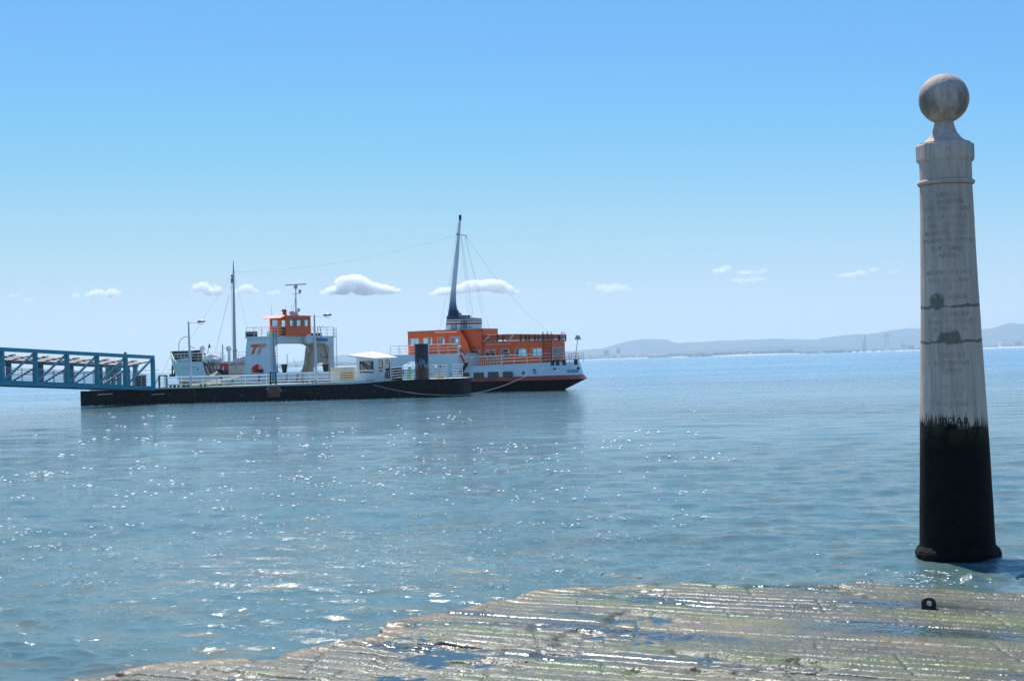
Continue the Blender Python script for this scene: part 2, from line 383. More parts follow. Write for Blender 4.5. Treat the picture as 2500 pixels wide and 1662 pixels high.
# far land behind the river (the ground sheet reaches past the hills)
LANDY = 8000.0
def far_ground():
    co = []; n = 60
    mb = MB()
    front = []; back = []
    for i in range(n + 1):
        px = -900 + 4600 * i / n
        d = ray(px, 831); a = math.atan2(d.x, d.y)
        rr = LANDY / math.cos(a) if abs(a) < 1.1 else LANDY
        s = shore_y(px)
        front.append((rr * math.sin(a), rr * math.cos(a) * s, 0.0)); back.append((13400 * math.sin(a), max(9800, 13400 * math.cos(a)), 0.0))
    vs = []
    for f, b in zip(front, back): vs += [(f[0], f[1], -0.5), (f[0] * 1.002, f[1] * 1.002, 2.5), (b[0], b[1], 6)]
    fs = []
    for i in range(n):
        for k in range(2): a = i * 3 + k; fs.append((a, a + 3, a + 4, a + 1))
    mb.add(vs, fs); return mb
def shore_y(px): return 1.0 + 0.04 * math.sin(px * 0.004) + 0.02 * math.sin(px * 0.013)
LANDM = mat('far_land', (0.10, 0.11, 0.07), 0.9, var=0.25, vscale=0.01)
SANDM = mat('pale_sand', (0.62, 0.56, 0.46), 0.9, var=0.06, vscale=0.01)
HILLM = mat('hill_scrub', (0.03, 0.05, 0.06), 0.95, var=0.35, vscale=0.004)
WOODM = mat('shore_wood', (0.045, 0.065, 0.04), 0.95, var=0.3, vscale=0.02)
o = far_ground().build('ground', LANDM); tag(o, 'low far shore beyond the river', kind='structure')

HZ = lambda px: 917.1 - 0.0281 * px
def interp(pts, x):
    if x <= pts[0][0]: return pts[0][1]
    for (a, b), (c, d) in zip(pts, pts[1:]):
        if x <= c:
            t = (x - a) / (c - a); return b + (d - b) * t
    return pts[-1][1]
def ridge(name, prof, Y, depth, m, label, jit=1.0, kind='structure', x0=-900, x1=3500, step=8, zb=1.0):
    # prof: (px, height above the horizon in photo pixels)
    mb = MB(); vs = []; fs = []; xs = []
    x = x0
    while x <= x1: xs.append(x); x += step
    for px in xs:
        h = interp(prof, px) / FPX * Y
        h += (noise.noise(Vector((px * 0.02, Y * .01, 0))) * 2.0 + noise.noise(Vector((px * 0.12, 3, Y * .01))) * 0.8) * jit * Y / FPX
        h = max(h, 2)
        p = P(px, HZ(px), Y); kx = p.x
        vs += [(kx, Y - depth * 0.5, zb), (kx, Y - depth * 0.22, h * (0.55 + 0.1 * noise.noise(Vector((px * .03, 1, 1))))),
               (kx, Y, h), (kx, Y + depth * 0.25, h * 0.6), (kx, Y + depth * 0.5, zb)]
    n = len(xs)
    for i in range(n - 1):
        for k in range(4): a = i * 5 + k; fs.append((a, a + 5, a + 6, a + 1))
    mb.add(vs, fs); o = mb.build(name, m, smooth=True); tag(o, label, kind=kind); return o
ridge('hills', [(-900, 4), (300, 4), (520, 3), (640, 8), (700, 14), (820, 26), (870, 30), (930, 26), (1100, 18), (1400, 22), (1470, 27), (1540, 43), (1575, 47), (1630, 44), (1652, 34), (1750, 37), (1900, 38),
      (1990, 33), (2060, 42), (2130, 44), (2180, 51), (2215, 54), (2260, 52), (2340, 50), (2400, 47), (2430, 50), (2465, 61), (2500, 57), (2600, 46), (3500, 40)],
      12600, 1400, HILLM, 'long hazy blue hills behind the far shore', jit=0.8)
ridge('hills', [(-900, 2), (1300, 3), (1560, 10), (1700, 15), (1850, 20), (2000, 18), (2100, 10), (2300, 5), (3500, 6)],
      10200, 700, HILLM, 'lower hazy ridge in front of the long hills', jit=0.6)
# belt of trees along the far shore: nobody could count them
def belt(x0, x1, h, Y, label, step=3):
    mb = MB(); px = x0
    while px < x1:
        hh = max(1.2, h * (0.55 + 0.8 * abs(noise.noise(Vector((px * 0.05, 7, 0)))) + 0.7 * random.random() ** 2)) / FPX * Y
        p = P(px, HZ(px), Y + random.uniform(-60, 60)); r = hh * random.uniform(0.6, 1.1)
        mb.ball((p.x, p.y, hh * 0.45), 1, 4, (r * 1.4, r, hh * 0.6)); px += step * random.uniform(0.6, 1.5)
    o = mb.build('woodland', WOODM); tag(o, label, 'woodland', kind='stuff')
belt(-500, 660, 5.0, 8150, 'low dark tree belt on the far shore left of the ferry')
belt(660, 990, 8.0, 8150, 'hazy tree belt on the far shore seen through the ferry gantry', 2.5)
belt(1330, 1960, 7.5, 8150, 'hazy tree belt on the far shore behind the pale town', 2.5)
belt(1960, 2620, 5.0, 8150, 'dark tree belt on the far shore behind the beaches')

# beaches
def beach(x0, x1, hpx, label, Y=7700):
    mb = MB(); n = 24; vs = []; fs = []
    for i in range(n + 1):
        px = x0 + (x1 - x0) * i / n; e = math.sin(math.pi * i / n) ** 0.4
        p = P(px, HZ(px), Y * shore_y(px)); h = 0.4 + hpx / FPX * Y * e
        vs += [(p.x, p.y - 30, -0.6), (p.x, p.y + 40, h), (p.x, p.y + 200, h * 1.02), (p.x, p.y + 230, -0.6)]
    for i in range(n):
        for k in range(3): a = i * 4 + k; fs.append((a, a + 4, a + 5, a + 1))
    mb.add(vs, fs); o = mb.build('beach', SANDM); tag(o, label, kind='structure')
beach(330, 420, 3.0, 'pale strip of sand beside the blue gangway end')
beach(1640, 1682, 2.0, 'short pale sand strip right of the hazy town')
beach(1745, 1970, 2.6, 'long white beach left of the two chimneys')
beach(1996, 2275, 2.8, 'long white beach under the two chimneys')
beach(2404, 2600, 3.4, 'white beach at the right of the column')
beach(1410, 1630, 1.6, 'thin pale quay line in front of the hazy town')
beach(690, 1000, 1.6, 'thin pale shore line seen through the gantry')

# buildings on the far shore
WALLS = [mat('far_wall_white', (0.75, 0.72, 0.68), 0.8), mat('far_wall_ochre', (0.62, 0.50, 0.38), 0.8), mat('far_wall_grey', (0.40, 0.40, 0.42), 0.8)]
TILE = mat('far_roof_tile', (0.42, 0.17, 0.10), 0.8); FWIN = mat('far_window', (0.10, 0.12, 0.15), 0.4)
def house(px, wpx, hpx, Y, wall, label, group, roof='gable', cat='building', name='house'):
    k = Y / FPX; W_ = wpx * k; Hh = hpx * k; p = P(px, HZ(px), Y)
    mb = MB(); D = W_ * 0.8
    mb.box(-W_ / 2, W_ / 2, -D / 2, D / 2, 0, Hh)
    mb.cur = 1
    if roof == 'gable':
        mb.add([(-W_ / 2 - 1, -D / 2 - 1, Hh + .1), (W_ / 2 + 1, -D / 2 - 1, Hh + .1), (W_ / 2 + 1, D / 2 + 1, Hh + .1), (-W_ / 2 - 1, D / 2 + 1, Hh + .1),
                (-W_ / 2 - 1, 0, Hh * 1.35), (W_ / 2 + 1, 0, Hh * 1.35)], [(0, 1, 5, 4), (2, 3, 4, 5), (0, 4, 3), (1, 2, 5), (3, 2, 1, 0)])
    else:
        mb.box(-W_ / 2 - .5, W_ / 2 + .5, -D / 2 - .5, D / 2 + .5, Hh, Hh + 1.0); mb.box(-W_ * .15, W_ * .1, -D * .1, D * .2, Hh + 1, Hh + 5)
    mb.cur = 2; nf = max(1, int(Hh / 4)); nw = max(2, min(10, int(W_ / 8)))
    for i in range(nf):
        z = Hh * (i + 0.35) / nf
        for j in range(nw):
            x = -W_ / 2 + W_ * (j + .5) / nw; mb.box(x - W_ / nw * .25, x + W_ / nw * .25, -D / 2 - .25, -D / 2 + .1, z, z + Hh / nf * .4)
    o = mb.build(name, [WALLS[wall], TILE if roof == 'gable' else WALLS[2], FWIN]); o.location = (p.x, p.y, 2.0)
    tag(o, label, cat, group); return o
rb = random.Random(11)
def town(x0, x1, n, hm, group, label, Ya=7900, gl=0.6):
    for i in range(n):
        px = x0 + (x1 - x0) * (i + rb.random() * .8) / n
        house(px, rb.uniform(4, 11), rb.uniform(0.45, 1.0) * hm, rb.uniform(Ya, Ya + 350), rb.choice([0, 0, 1, 2]), label, group,
              'gable' if rb.random() < gl else 'flat')
town(1405, 1640, 40, 9, 'town houses on the far shore right of the ferry', 'small hazy pale building of the far town between ferry stern and sand strip', 7800)
town(690, 830, 14, 8, 'waterside buildings seen through the gantry', 'small hazy building on the far shore seen through the ferry gantry', 7850)
town(1650, 2080, 16, 4, 'low sheds behind the long beach', 'low hazy shed behind the long white beach')
town(2085, 2240, 10, 6, 'sheds round the two chimneys', 'low dark shed near the two far chimneys')
town(2400, 2600, 12, 7, 'buildings right of the column', 'small hazy building on the far shore right of the column')
town(140, 370, 8, 4, 'low buildings seen through the blue gangway', 'low hazy building on the far shore behind the blue gangway')
house(1480, 12, 21, 8250, 2, 'broad grey tower block, left one of the two above the far town', None, 'flat', name='tower_block')
house(1510, 9, 23, 8250, 2, 'slim dark tower block, right one of the two above the far town', None, 'flat', name='tower_block')
house(1600, 37, 6, 7850, 1, 'long low hall with an orange tiled roof by the far shore', None, 'gable', name='hall')
house(2452, 24, 17, 7900, 0, 'wide pale apartment block at the right of the column', None, 'flat', name='apartment_block')
house(2484, 20, 14, 8000, 1, 'apartment block at the right edge of the photo', None, 'flat', name='apartment_block')
house(2205, 13, 15, 8000, 2, 'dark block-shaped factory hall left of the column', None, 'flat', name='factory_hall')
house(2222, 16, 11, 8050, 2, 'low dark factory hall just left of the column', None, 'flat', name='factory_hall')
def chimney(px, hpx, r, label):
    Y = 7900; p = P(px, HZ(px), Y); mb = MB(); h = hpx / FPX * Y
    mb.lathe([(r, 0), (r * .62, h), (r * .72, h + .5), (r * .72, h + 2.5), (r * .5, h + 2.5)], 12); o = mb.build('chimney', WALLS[2], smooth=True)
    o.location = (p.x, p.y, 2); tag(o, label, 'chimney')
chimney(2113, 40, 5.5, 'taller of the two thin chimneys left of the column')
chimney(2108, 24, 4.5, 'shorter of the two thin chimneys left of the column')
chimney(702, 32, 5.5, 'taller thin chimney seen through the ferry gantry')
chimney(718, 20, 4, 'shorter thin chimney seen through the ferry gantry')
# gantry crane silhouette
p = P(2166, HZ(2166), 7950); mb = MB(); h = 78
for s in (-1, 1): mb.bar((s * 14, 0, 0), (s * 5, 0, h), 3)
mb.bar((-14, 0, h * .5), (14, 0, h * .5), 3); mb.bar((-26, 0, h), (30, 0, h + 4), 4); mb.bar((-9, 0, h * .75), (9, 0, h * .75), 3); mb.box(-8, 8, -5, 5, h + 3, h + 12)
o = mb.build('harbour_crane', WALLS[2]); o.location = (p.x, p.y, 2); tag(o, 'dark crane tower between the far chimneys and the column', 'crane')

# ------------------------------------------------------------------ haze and clouds
hm = bpy.data.materials.new('haze_air'); hm.use_nodes = True; nt = hm.node_tree
nt.nodes.remove(nt.nodes['Principled BSDF']); pv = nd(nt, 'ShaderNodeVolumePrincipled')
pv.inputs['Color'].default_value = (0.72, 0.87, 0.95, 1); pv.inputs['Density'].default_value = HAZE_D; pv.inputs['Anisotropy'].default_value = 0.25
nt.links.new(pv.outputs[0], nt.nodes['Material Output'].inputs['Volume'])
mb = MB(); mb.box(-17000, 17000, -300, 13900, -6.0, 262); hz = mb.build('haze', hm); tag(hz, 'thin blue air haze over the river', 'haze', kind='stuff')

cm = bpy.data.materials.new('cloud_vapour'); cm.use_nodes = True; nt = cm.node_tree
nt.nodes.remove(nt.nodes['Principled BSDF']); pv = nd(nt, 'ShaderNodeVolumePrincipled')
pv.inputs['Color'].default_value = (1, 1, 1, 1); pv.inputs['Anisotropy'].default_value = 0.45
oi = nd(nt, 'ShaderNodeAttribute', attribute_type='OBJECT', attribute_name='vapour')
nt.links.new(oi.outputs['Fac'], pv.inputs['Density'])
nt.links.new(pv.outputs[0], nt.nodes['Material Output'].inputs['Volume'])
def cloud(lobes, dens, label, Y=19000):
    # lobes: (px, py, rx, ry) in photo pixels, turned into real puffs at distance Y
    k = Y / FPX; mb = MB(); c = P(lobes[0][0], lobes[0][1], Y); rc = random.Random(int(lobes[0][0]))
    for (px, py, rx, ry) in lobes:
        p = P(px, py, Y) - c
        mb.ball((p.x, p.y, p.z), 1, 8, (rx * k * .82, rx * k * .5, ry * k * .72))
        for j in range(9):
            a = rc.uniform(0, 6.28); q = rc.uniform(0.1, 0.75); s = rc.uniform(0.3, 0.6)
            mb.ball((p.x + q * rx * k * math.cos(a), p.y + rc.uniform(-.5, .5) * rx * k * .6, p.z + (q * ry * k * math.sin(a)) * .8), 1, 6,
                    (rx * k * s, rx * k * s * .7, ry * k * s * 1.15))
    o = mb.build('cloud', cm); o.location = c
    rm = o.modifiers.new('skin', 'REMESH'); rm.mode = 'VOXEL'; rm.voxel_size = 5
    tx = bpy.data.textures.new('puff', 'CLOUDS'); tx.noise_scale = 48; tx.noise_depth = 3
    t2 = bpy.data.textures.new('puff_fine', 'CLOUDS'); t2.noise_scale = 20; t2.noise_depth = 4
    dm = o.modifiers.new('puff', 'DISPLACE'); dm.texture = tx; dm.strength = 46; dm.mid_level = 0.42; dm.texture_coords = 'LOCAL'
    d2 = o.modifiers.new('puff_fine', 'DISPLACE'); d2.texture = t2; d2.strength = 22; d2.mid_level = 0.5; d2.texture_coords = 'LOCAL'
    o['vapour'] = dens; tag(o, label, 'cloud'); return o
if CLOUDS:
    cloud([(865, 692, 52, 22), (905, 704, 60, 14), (835, 706, 45, 13), (945, 712, 30, 7), (805, 714, 20, 6)], 0.0304, 'largest white puffy cloud, between the gantry and the funnel mast')
    cloud([(1160, 700, 60, 16), (1195, 692, 40, 13), (1100, 710, 40, 11), (1225, 704, 38, 13), (1065, 717, 20, 6), (1255, 714, 14, 8)], 0.0243, 'wide white cloud behind the funnel mast')
    cloud([(490, 702, 26, 11), (515, 712, 24, 13), (530, 704, 14, 8)], 0.0197, 'white cloud just left of the fore mast')
    cloud([(600, 702, 22, 11), (615, 710, 16, 9), (578, 712, 16, 6)], 0.0197, 'white cloud just right of the fore mast')
    cloud([(668, 715, 17, 7)], 0.0091, 'faint small cloud above the orange wheelhouse')
    cloud([(236, 714, 24, 9), (272, 716, 22, 10), (220, 722, 12, 5)], 0.0197, 'small white cloud above the blue gangway')
    cloud([(186, 721, 10, 5)], 0.0091, 'tiny faint cloud beside the one above the gangway')
    cloud([(32, 721, 14, 4), (68, 732, 14, 5)], 0.0046, 'very faint cloud at the far left of the sky')
    cloud([(1480, 703, 36, 10), (1505, 702, 24, 9), (1520, 706, 22, 6)], 0.0075, 'faint flat cloud in the middle of the sky')
    cloud([(1442, 691, 11, 4)], 0.0075, 'tiny cloud at the left of the flat faint one')
    cloud([(1772, 654, 16, 8), (1755, 661, 22, 6)], 0.0152, 'small bright cloud, upper left of the group in mid sky')
    cloud([(1864, 661, 14, 7), (1825, 665, 24, 4)], 0.0091, 'small cloud, upper right of the group in mid sky')
    cloud([(1820, 685, 44, 7), (1840, 683, 34, 7)], 0.0053, 'thin flat cloud, lowest of the group in mid sky')
    cloud([(2098, 668, 20, 9), (2072, 672, 22, 6)], 0.0138, 'small white cloud left of the column')
    cloud([(2136, 659, 16, 6)], 0.0106, 'tiny cloud nearest but one to the column')
    cloud([(2182, 663, 16, 4)], 0.0046, 'faint thin cloud nearest to the column')
# ------------------------------------------------------------------ ferry
def r1(x, y): return (x / 3.92, 600 + y / 3.92)
def r2(x, y): return (400 + x / 4.6125, 620 + y / 4.6118)
def r3(x, y): return (840 + x / 6.553, 780 + y / 6.555)
def r4(x, y): return (960 + x / 4.915, 740 + y / 4.915)
def r5(x, y): return (1000 + x / 4.611, 500 + y / 4.612)
def r6(x, y): return (580 + x / 7.1286, 740 + y / 7.127)
def r7(x, y): return (1320 + x / 8.7125, 820 + y / 8.711)
TH = R(-32)
FE = Frame((2.0, 148.0), TH); BEAM = 11.0
ferry = empty('ferry', (2.0, 148.0, 0), TH, label='white and orange car ferry with black hull and tall funnel mast moored behind the pontoon', cat='ferry')
F = lambda p, v: FE.at(p[0], p[1], v)
def uz(p, v): u, z = F(p, v); return Vector((u, v, z))

u_bow_deck = F((416, 864), BEAM / 2)[0]
u_bow_wl = F((441, 919), BEAM / 2)[0] + 0.8
def solve_end(px, z, Lr, hb):            # deck end u so that the rounded stern's silhouette meets px
    best = None
    for k in range(400):
        ue = -2 + k * 0.03; m = -1e9
        for j in range(40):
            s = j / 39; u = ue - Lr * (1 - s); v = BEAM / 2 - hb * math.sqrt(max(0, 1 - s * s))
            for vv in (v, BEAM - v):
                p = FE.w(u, vv, z) - CAM; x = 1250 + FPX * p.dot(rt) / p.dot(fw); m = max(m, x)
        if best is None or abs(m - px) < best[0]: best = (abs(m - px), ue)
    return best[1]
UE = {'top': solve_end(1414, 2.75, 5.5, 5.3), 'red': solve_end(1425, 1.55, 5.5, 5.4), 'kn': solve_end(1434, 1.1, 5.5, 5.5), 'wl': solve_end(1380, 0.0, 7, 5.0)}
print('stern', UE, 'bow', u_bow_deck, u_bow_wl)
u_cut0 = F(r2(437, 1240), 0)[0]; u_cut1 = F(r2(490, 1345), 0)[0]
u_tt0 = F(r2(884, 1330), 0)[0]; u_tt1 = F(r2(1235, 1335), 0)[0]
u_far1 = F(r2(1650, 1335), BEAM)[0]
U_FB0 = F((535, 864), BEAM)[0]; U_FB1 = F((561, 882), BEAM)[0]; U_FW = F((640, 882), BEAM)[0]
def ztop(u, side):
    s = u - u_bow_deck
    if side == 0:
        if s < 4: return 5.25 - 1.25 * math.sin(min(s / 4, 1) * math.pi / 2)
        if u < u_cut0: return 3.98
        if u < u_cut1: return 3.98 - 1.5 * math.sin((u - u_cut0) / (u_cut1 - u_cut0) * math.pi / 2)
    else:
        a, b = U_FB0, U_FB1
        if u < a: return 5.35
        if u < b: return 5.35 - 1.4 * (u - a) / (b - a)
        if u < U_FW: return 3.95
        if u < U_FW + .6: return 3.95 - 1.45 * (u - U_FW) / .6
    if u < -16: return 2.45
    return 2.45 + 0.33 * min(1, (u + 16) / 16)
def zred(u): return 1.50 + 0.35 * max(0, 1 - (u - u_bow_deck) / 18) ** 2
def zblk(u): return 1.08 + 0.25 * max(0, 1 - (u - u_bow_deck) / 18) ** 2
def hbeam(u, ub, ue, hb, Lb, Ls):
    a = min(1, max(0, (u - ub) / Lb)); b = min(1, max(0, (ue - u) / Ls))
    return hb * math.sin(a * math.pi / 2) ** 1.05 * math.sqrt(max(0, 1 - (1 - b) ** 2))
levels = [  # name, ub, ue, hb, Lb, Ls
    (-0.9, u_bow_wl + .5, UE['wl'] - 1.5, 4.7, 16, 8), (0.0, u_bow_wl, UE['wl'], 5.1, 15, 7.5), ('blk', u_bow_wl - .9, UE['kn'], 5.5, 13, 5.5),
    ('red', u_bow_wl - 1.15, UE['red'], 5.46, 13, 5.5), ('mid', (u_bow_wl + u_bow_deck) / 2 - .9, (UE['red'] + UE['top']) / 2, 5.46, 12, 5.5), ('top', u_bow_deck, UE['top'], 5.44, 10.5, 5.5)]
ss = [0.5 - 0.5 * math.cos(math.pi * i / 130) for i in range(131)]
ss = sorted(set(round(s, 5) for s in ss))
def hull_pt(li, s, side):
    z, ub, ue, hb, Lb, Ls = levels[li]; u = ub + (ue - ub) * s; h = hbeam(u, ub, ue, hb, Lb, Ls)
    if z == 'blk': z = zblk(u)
    elif z == 'red': z = zred(u)
    elif z == 'top': z = ztop(u, side)
    elif z == 'mid': z = (zred(u) + min(ztop(u, side), 9)) / 2
    return (u, BEAM / 2 + (h if side else -h), z)
mb = MB(); n = len(ss)
for side in (0, 1):
    for li in range(5):
        mb.cur = 0 if li < 2 else 1 if li == 2 else 2
        vs = []; fs = []
        for s in ss: vs += [hull_pt(li, s, side), hull_pt(li + 1, s, side)]
        for i in range(n - 1): fs.append((2 * i, 2 * i + 2, 2 * i + 3, 2 * i + 1))
        mb.add(vs, fs)
# hull shell doubled inward so the bulwark has thickness
hull = mb.build('hull', [BLACK, BOOT, WHITE], ferry)
bmx = bmesh.new(); bmx.from_mesh(hull.data); bmesh.ops.remove_doubles(bmx, verts=bmx.verts, dist=0.002)
bmesh.ops.recalc_face_normals(bmx, faces=bmx.faces); bmx.to_mesh(hull.data); bmx.free()
hull.data.polygons.foreach_set('use_smooth', [True] * len(hull.data.polygons)); hull.data.set_sharp_from_angle(angle=R(40))
# inner bulwark lining and rail cap
def lining(name, m, ua, ub_, zlow, side, inset=0.16, mcap=None):
    mb = MB(); vs = []; fs = []; z_, b_, e_, hb, Lb, Ls = levels[5]; k = 0; N = 80
    for i in range(N + 1):
        u = ua + (ub_ - ua) * i / N; h = max(0.0, hbeam(u, b_, e_, hb, Lb, Ls)); hi = max(0, h - inset); sg = 1 if side else -1
        zt = ztop(u, side) + 0.015
        vs += [(u, BEAM / 2 + sg * hi, zlow), (u, BEAM / 2 + sg * hi, zt), (u, BEAM / 2 + sg * (h + 0.04), zt), (u, BEAM / 2 + sg * (h + 0.04), zt - 0.10)]
    for i in range(N):
        for q in range(3): a = 4 * i + q; fs.append((a, a + 4, a + 5, a + 1)); mb.m.append(0 if q == 0 else 1)
    o = len(mb.v); mb.v += vs; mb.f += [list(f) for f in fs]
    return mb.build(name, [m, mcap or m], ferry)
lining('bulwark', DGREEN, u_bow_deck + .3, U_FB1, 3.2, 1, mcap=PGREEN)
lining('bulwark', PGREEN, u_bow_deck + .3, u_cut0, 3.2, 0, mcap=PGREEN)
lining('bulwark', INNER_BOUNCE, U_FB1 + .02, U_FW + 1, 1.6, 1, mcap=PGREEN)
lining('bulwark', INNER_BOUNCE, u_cut0 + .01, u_tt0 + 4, 1.6, 0, mcap=DARK)
lining('bulwark', INNER_BOUNCE, u_tt1 - 4, UE['top'] - 0.1, 1.6, 0, mcap=WHITE)
lining('bulwark', INNER_BOUNCE, U_FW + 1.01, UE['top'] - 0.1, 1.6, 1, mcap=WHITE)
# decks
def deck(name, m, ua, ub_, z, inset=0.2):
    z_, b_, e_, hb, Lb, Ls = levels[5]; pts = []; N = 40
    for sg in (-1, 1):
        for i in range(N + 1):
            t = i / N if sg < 0 else 1 - i / N; u = ua + (ub_ - ua) * t
            pts.append((u, BEAM / 2 + sg * max(0.02, hbeam(u, b_, e_, hb, Lb, Ls) - inset)))
    mb = MB(); mb.plate([pts], lambda a, b: (a, b, z), (0, 0, -0.08)); return mb.build(name, m, ferry)
deck('fore_deck', DGREEN, u_bow_deck + 1, u_cut0, 3.55); deck('car_deck', DGREEN, u_cut0 + .02, -14, 1.62); deck('aft_deck', DGREEN, -13.98, UE['top'] - .3, 2.42)
mb = MB(); mb.box(u_cut0 - .1, u_cut0, 0.25, 10.7, 1.65, 3.5); mb.build('bulkhead', INNER_BOUNCE, ferry)

# gantry ------------------------------------------------------------
zD = lambda: F((598, 822.8), 0)[1]
Z_DECK = zD(); ug0, _ = F(r2(915, 935), -0.15); ug1, _ = F(r2(1195, 935), -0.15)
def gpts(l, v): return [F(r2(*p), v) for p in l]
outer = [(884, 1345), (903, 1305), (915, 1255), (918, 1180), (925, 1050), (936, 975), (1192, 972), (1200, 1100), (1203, 1240), (1210, 1290), (1222, 1320), (1240, 1345)]
arch = [(972, 1335), (972, 1315), (980, 1290), (1000, 1262), (1030, 1243), (1065, 1240), (1095, 1252), (1115, 1278), (1126, 1310), (1122, 1335), (1110, 1341), (985, 1341)]
po = gpts(outer, 0); ph = gpts(arch, 0)
z_bot = 2.44
for i in (0, len(po) - 1): po[i] = (po[i][0], z_bot)
def leg(v, dv, name, label=None):
    mb = MB(); mb.plate([po, ph], lambda a, b: (a, v, b), (0, dv, 0)); o = mb.build(name, [WHITE], gan)
    return o
gan = None
class _G: pass
ferry_gan = bpy.data.objects.new('gantry', bpy.data.meshes.new('gantry')); col.objects.link(ferry_gan); ferry_gan.parent = ferry
# the gantry itself: deck slab, beams and haunches in one mesh; its legs hang under it as sub-parts
mb = MB()
mb.box(ug0, ug1, -0.15, BEAM + 0.15, Z_DECK - 0.16, Z_DECK)
zb0 = F(r2(1400, 975), 5.5)[1]
uL0 = po[5][0]; uL1 = po[6][0]
hb_ = Z_DECK - 0.16
def haunch(u, du):
    lo = [(0.0, hb_), (BEAM, hb_), (BEAM, hb_ - 1.7), (BEAM - .62, hb_ - 1.7), (BEAM - .72, hb_ - 1.2), (BEAM - 1.0, hb_ - .88), (BEAM - 1.5, hb_ - .7), (BEAM - 2.2, hb_ - .62),
          (2.2, hb_ - .62), (1.5, hb_ - .7), (1.0, hb_ - .88), (.72, hb_ - 1.2), (.62, hb_ - 1.7), (0, hb_ - 1.7)]
    mb.plate([[(a, b) for a, b in lo]], lambda a, b: (u, a, b), (du, 0, 0))
haunch(uL1 - 0.20, 0.22); haunch(uL0 - .02, 0.22)
for k in range(6):
    uu = uL0 + .1 + (uL1 - uL0 - .3) * k / 5
    mb.add([(uu, 0.0, hb_), (uu + .06, 0, hb_), (uu + .06, -.15, hb_), (uu, -.15, hb_), (uu, 0, hb_ - .35), (uu + .06, 0, hb_ - .35)], [(0, 1, 2, 3), (3, 2, 5, 4), (0, 3, 4), (1, 5, 2), (0, 4, 5, 1)])
for vv in (0.02, BEAM - .42): mb.box(uL0 + .22, uL1 - .21, vv, vv + .4, hb_ - .5, hb_ - .002)
tmp = mb.build('gantry_tmp', WHITE, None); ferry_gan.data = tmp.data; bpy.data.objects.remove(tmp); ferry_gan.data.name = 'gantry'
gan = ferry_gan
l1 = leg(-0.02, 0.14, 'leg'); l2 = leg(BEAM - 0.12, 0.14, 'leg')
# the legs' box sides (aft and fore returns), narrowing toward the top
def returns(side):
    mb = MB(); vs0 = 0.12 if side == 0 else BEAM - 0.12; sg = 1 if side == 0 else -1
    for idx, du in ((range(6, 12), -0.1), (range(0, 6), 0.1)):
        pts = [po[i] for i in idx]
        pts = [(p[0], min(p[1], hb_ - .005)) for p in pts]
        for a, b in zip(pts, pts[1:]):
            w0 = 0.55 + 0.10 * (hb_ - a[1]); w1 = 0.55 + 0.10 * (hb_ - b[1])
            mb.add([(a[0], vs0, a[1]), (a[0], vs0 + sg * w0, a[1]), (b[0], vs0 + sg * w1, b[1]), (b[0], vs0, b[1]),
                    (a[0] + du, vs0, a[1]), (a[0] + du, vs0 + sg * w0, a[1]), (b[0] + du, vs0 + sg * w1, b[1]), (b[0] + du, vs0, b[1])],
                   [(0, 1, 2, 3), (7, 6, 5, 4), (0, 4, 5, 1), (1, 5, 6, 2), (2, 6, 7, 3)])
    # rim round the recess and cross shelf
    zz = ph[4][1] + .35; vv = vs0 + sg * 0.5
    mb.box(po[2][0] + .2, po[9][0] - .25, min(vs0, vv), max(vs0, vv), zz, zz + .10)
    return mb
returns(0).build('leg_return', WHITE, gan); returns(1).build('leg_return', INNER_BOUNCE, gan)
mb = MB(); mb.plate([[(p[0] , p[1]) for p in po], ph], lambda a, b: (a * 1.0, BEAM - .135, b), (0, -.012, 0)); mb.build('leg_bounce_skin', INNER_BOUNCE, gan)  # thin skin over the far leg, bounced light in its colour

# TT logo
logo = MB(); 
def quad2(pts): 
    q = [F(r6(*p), -0.02) for p in pts]; logo.plate([q], lambda a, b: (a, -0.022, b), (0, -0.02, 0))
quad2([(238, 716), (372, 712), (352, 766), (328, 768), (284, 888), (236, 890), (284, 768), (222, 770)])
for i in range(4):
    y = 709 + 17.5 * i; sl_ = -6 * i; quad2([(372 + sl_ * .9, y), (512 + sl_, y - 4), (508 + sl_, y + 6), (368 + sl_ * .9, y + 11)])
for i in range(6):
    y = 778 + 19.5 * i; s_ = -7.5 * i; quad2([(378 + s_, y), (428 + s_, y - 1), (424 + s_, y + 11), (374 + s_, y + 12)])
logo.build('logo', ORANGE, gan)

def rail(name, pts, h, nbar=3, post=1.6, r=0.022, m=RAILW, parent=None, brace=False, rp=None):
    # pts: polyline of deck-level points
    mb = MB(); rp = rp or r * 1.15
    for k in range(nbar):
        z = h * (k + 1) / nbar; mb.tube([Vector(p) + Vector((0, 0, z)) for p in pts], r * (1.25 if k == nbar - 1 else 0.8), 6)
    for a, b in zip(pts, pts[1:]):
        a = Vector(a); b = Vector(b); L_ = (b - a).length; n_ = max(1, round(L_ / post))
        for i in range(n_ + 1):
            p = a.lerp(b, i / n_)
            if (i or a is Vector(pts[0])) or True: mb.tube([p, p + Vector((0, 0, h))], rp, 6)
            if brace and i % 2: mb.tube([p + Vector((0.22, 0, 0)), p + Vector((0, 0, h * .55))], rp * .7, 5)
    return mb.build(name, m, parent, smooth=True)
hg = F(r2(1500, 817), 0)[1]
z_r = 1.0
rail('railing', [(ug0 + .1, -.05, Z_DECK), (ug1 - .1, -.05, Z_DECK)], 1.02, 3, 1.3, parent=ferry)
rail('railing', [(ug1 - .08, -.05, Z_DECK), (ug1 - .08, BEAM + .1, Z_DECK)], 1.02, 3, 1.25, parent=ferry, brace=True)
rail('railing', [(ug0 + .1, -.05, Z_DECK), (ug0 + .1, BEAM + .1, Z_DECK), (ug1 - .1, BEAM + .1, Z_DECK)], 1.02, 3, 1.3, parent=ferry)
mb = MB(); 
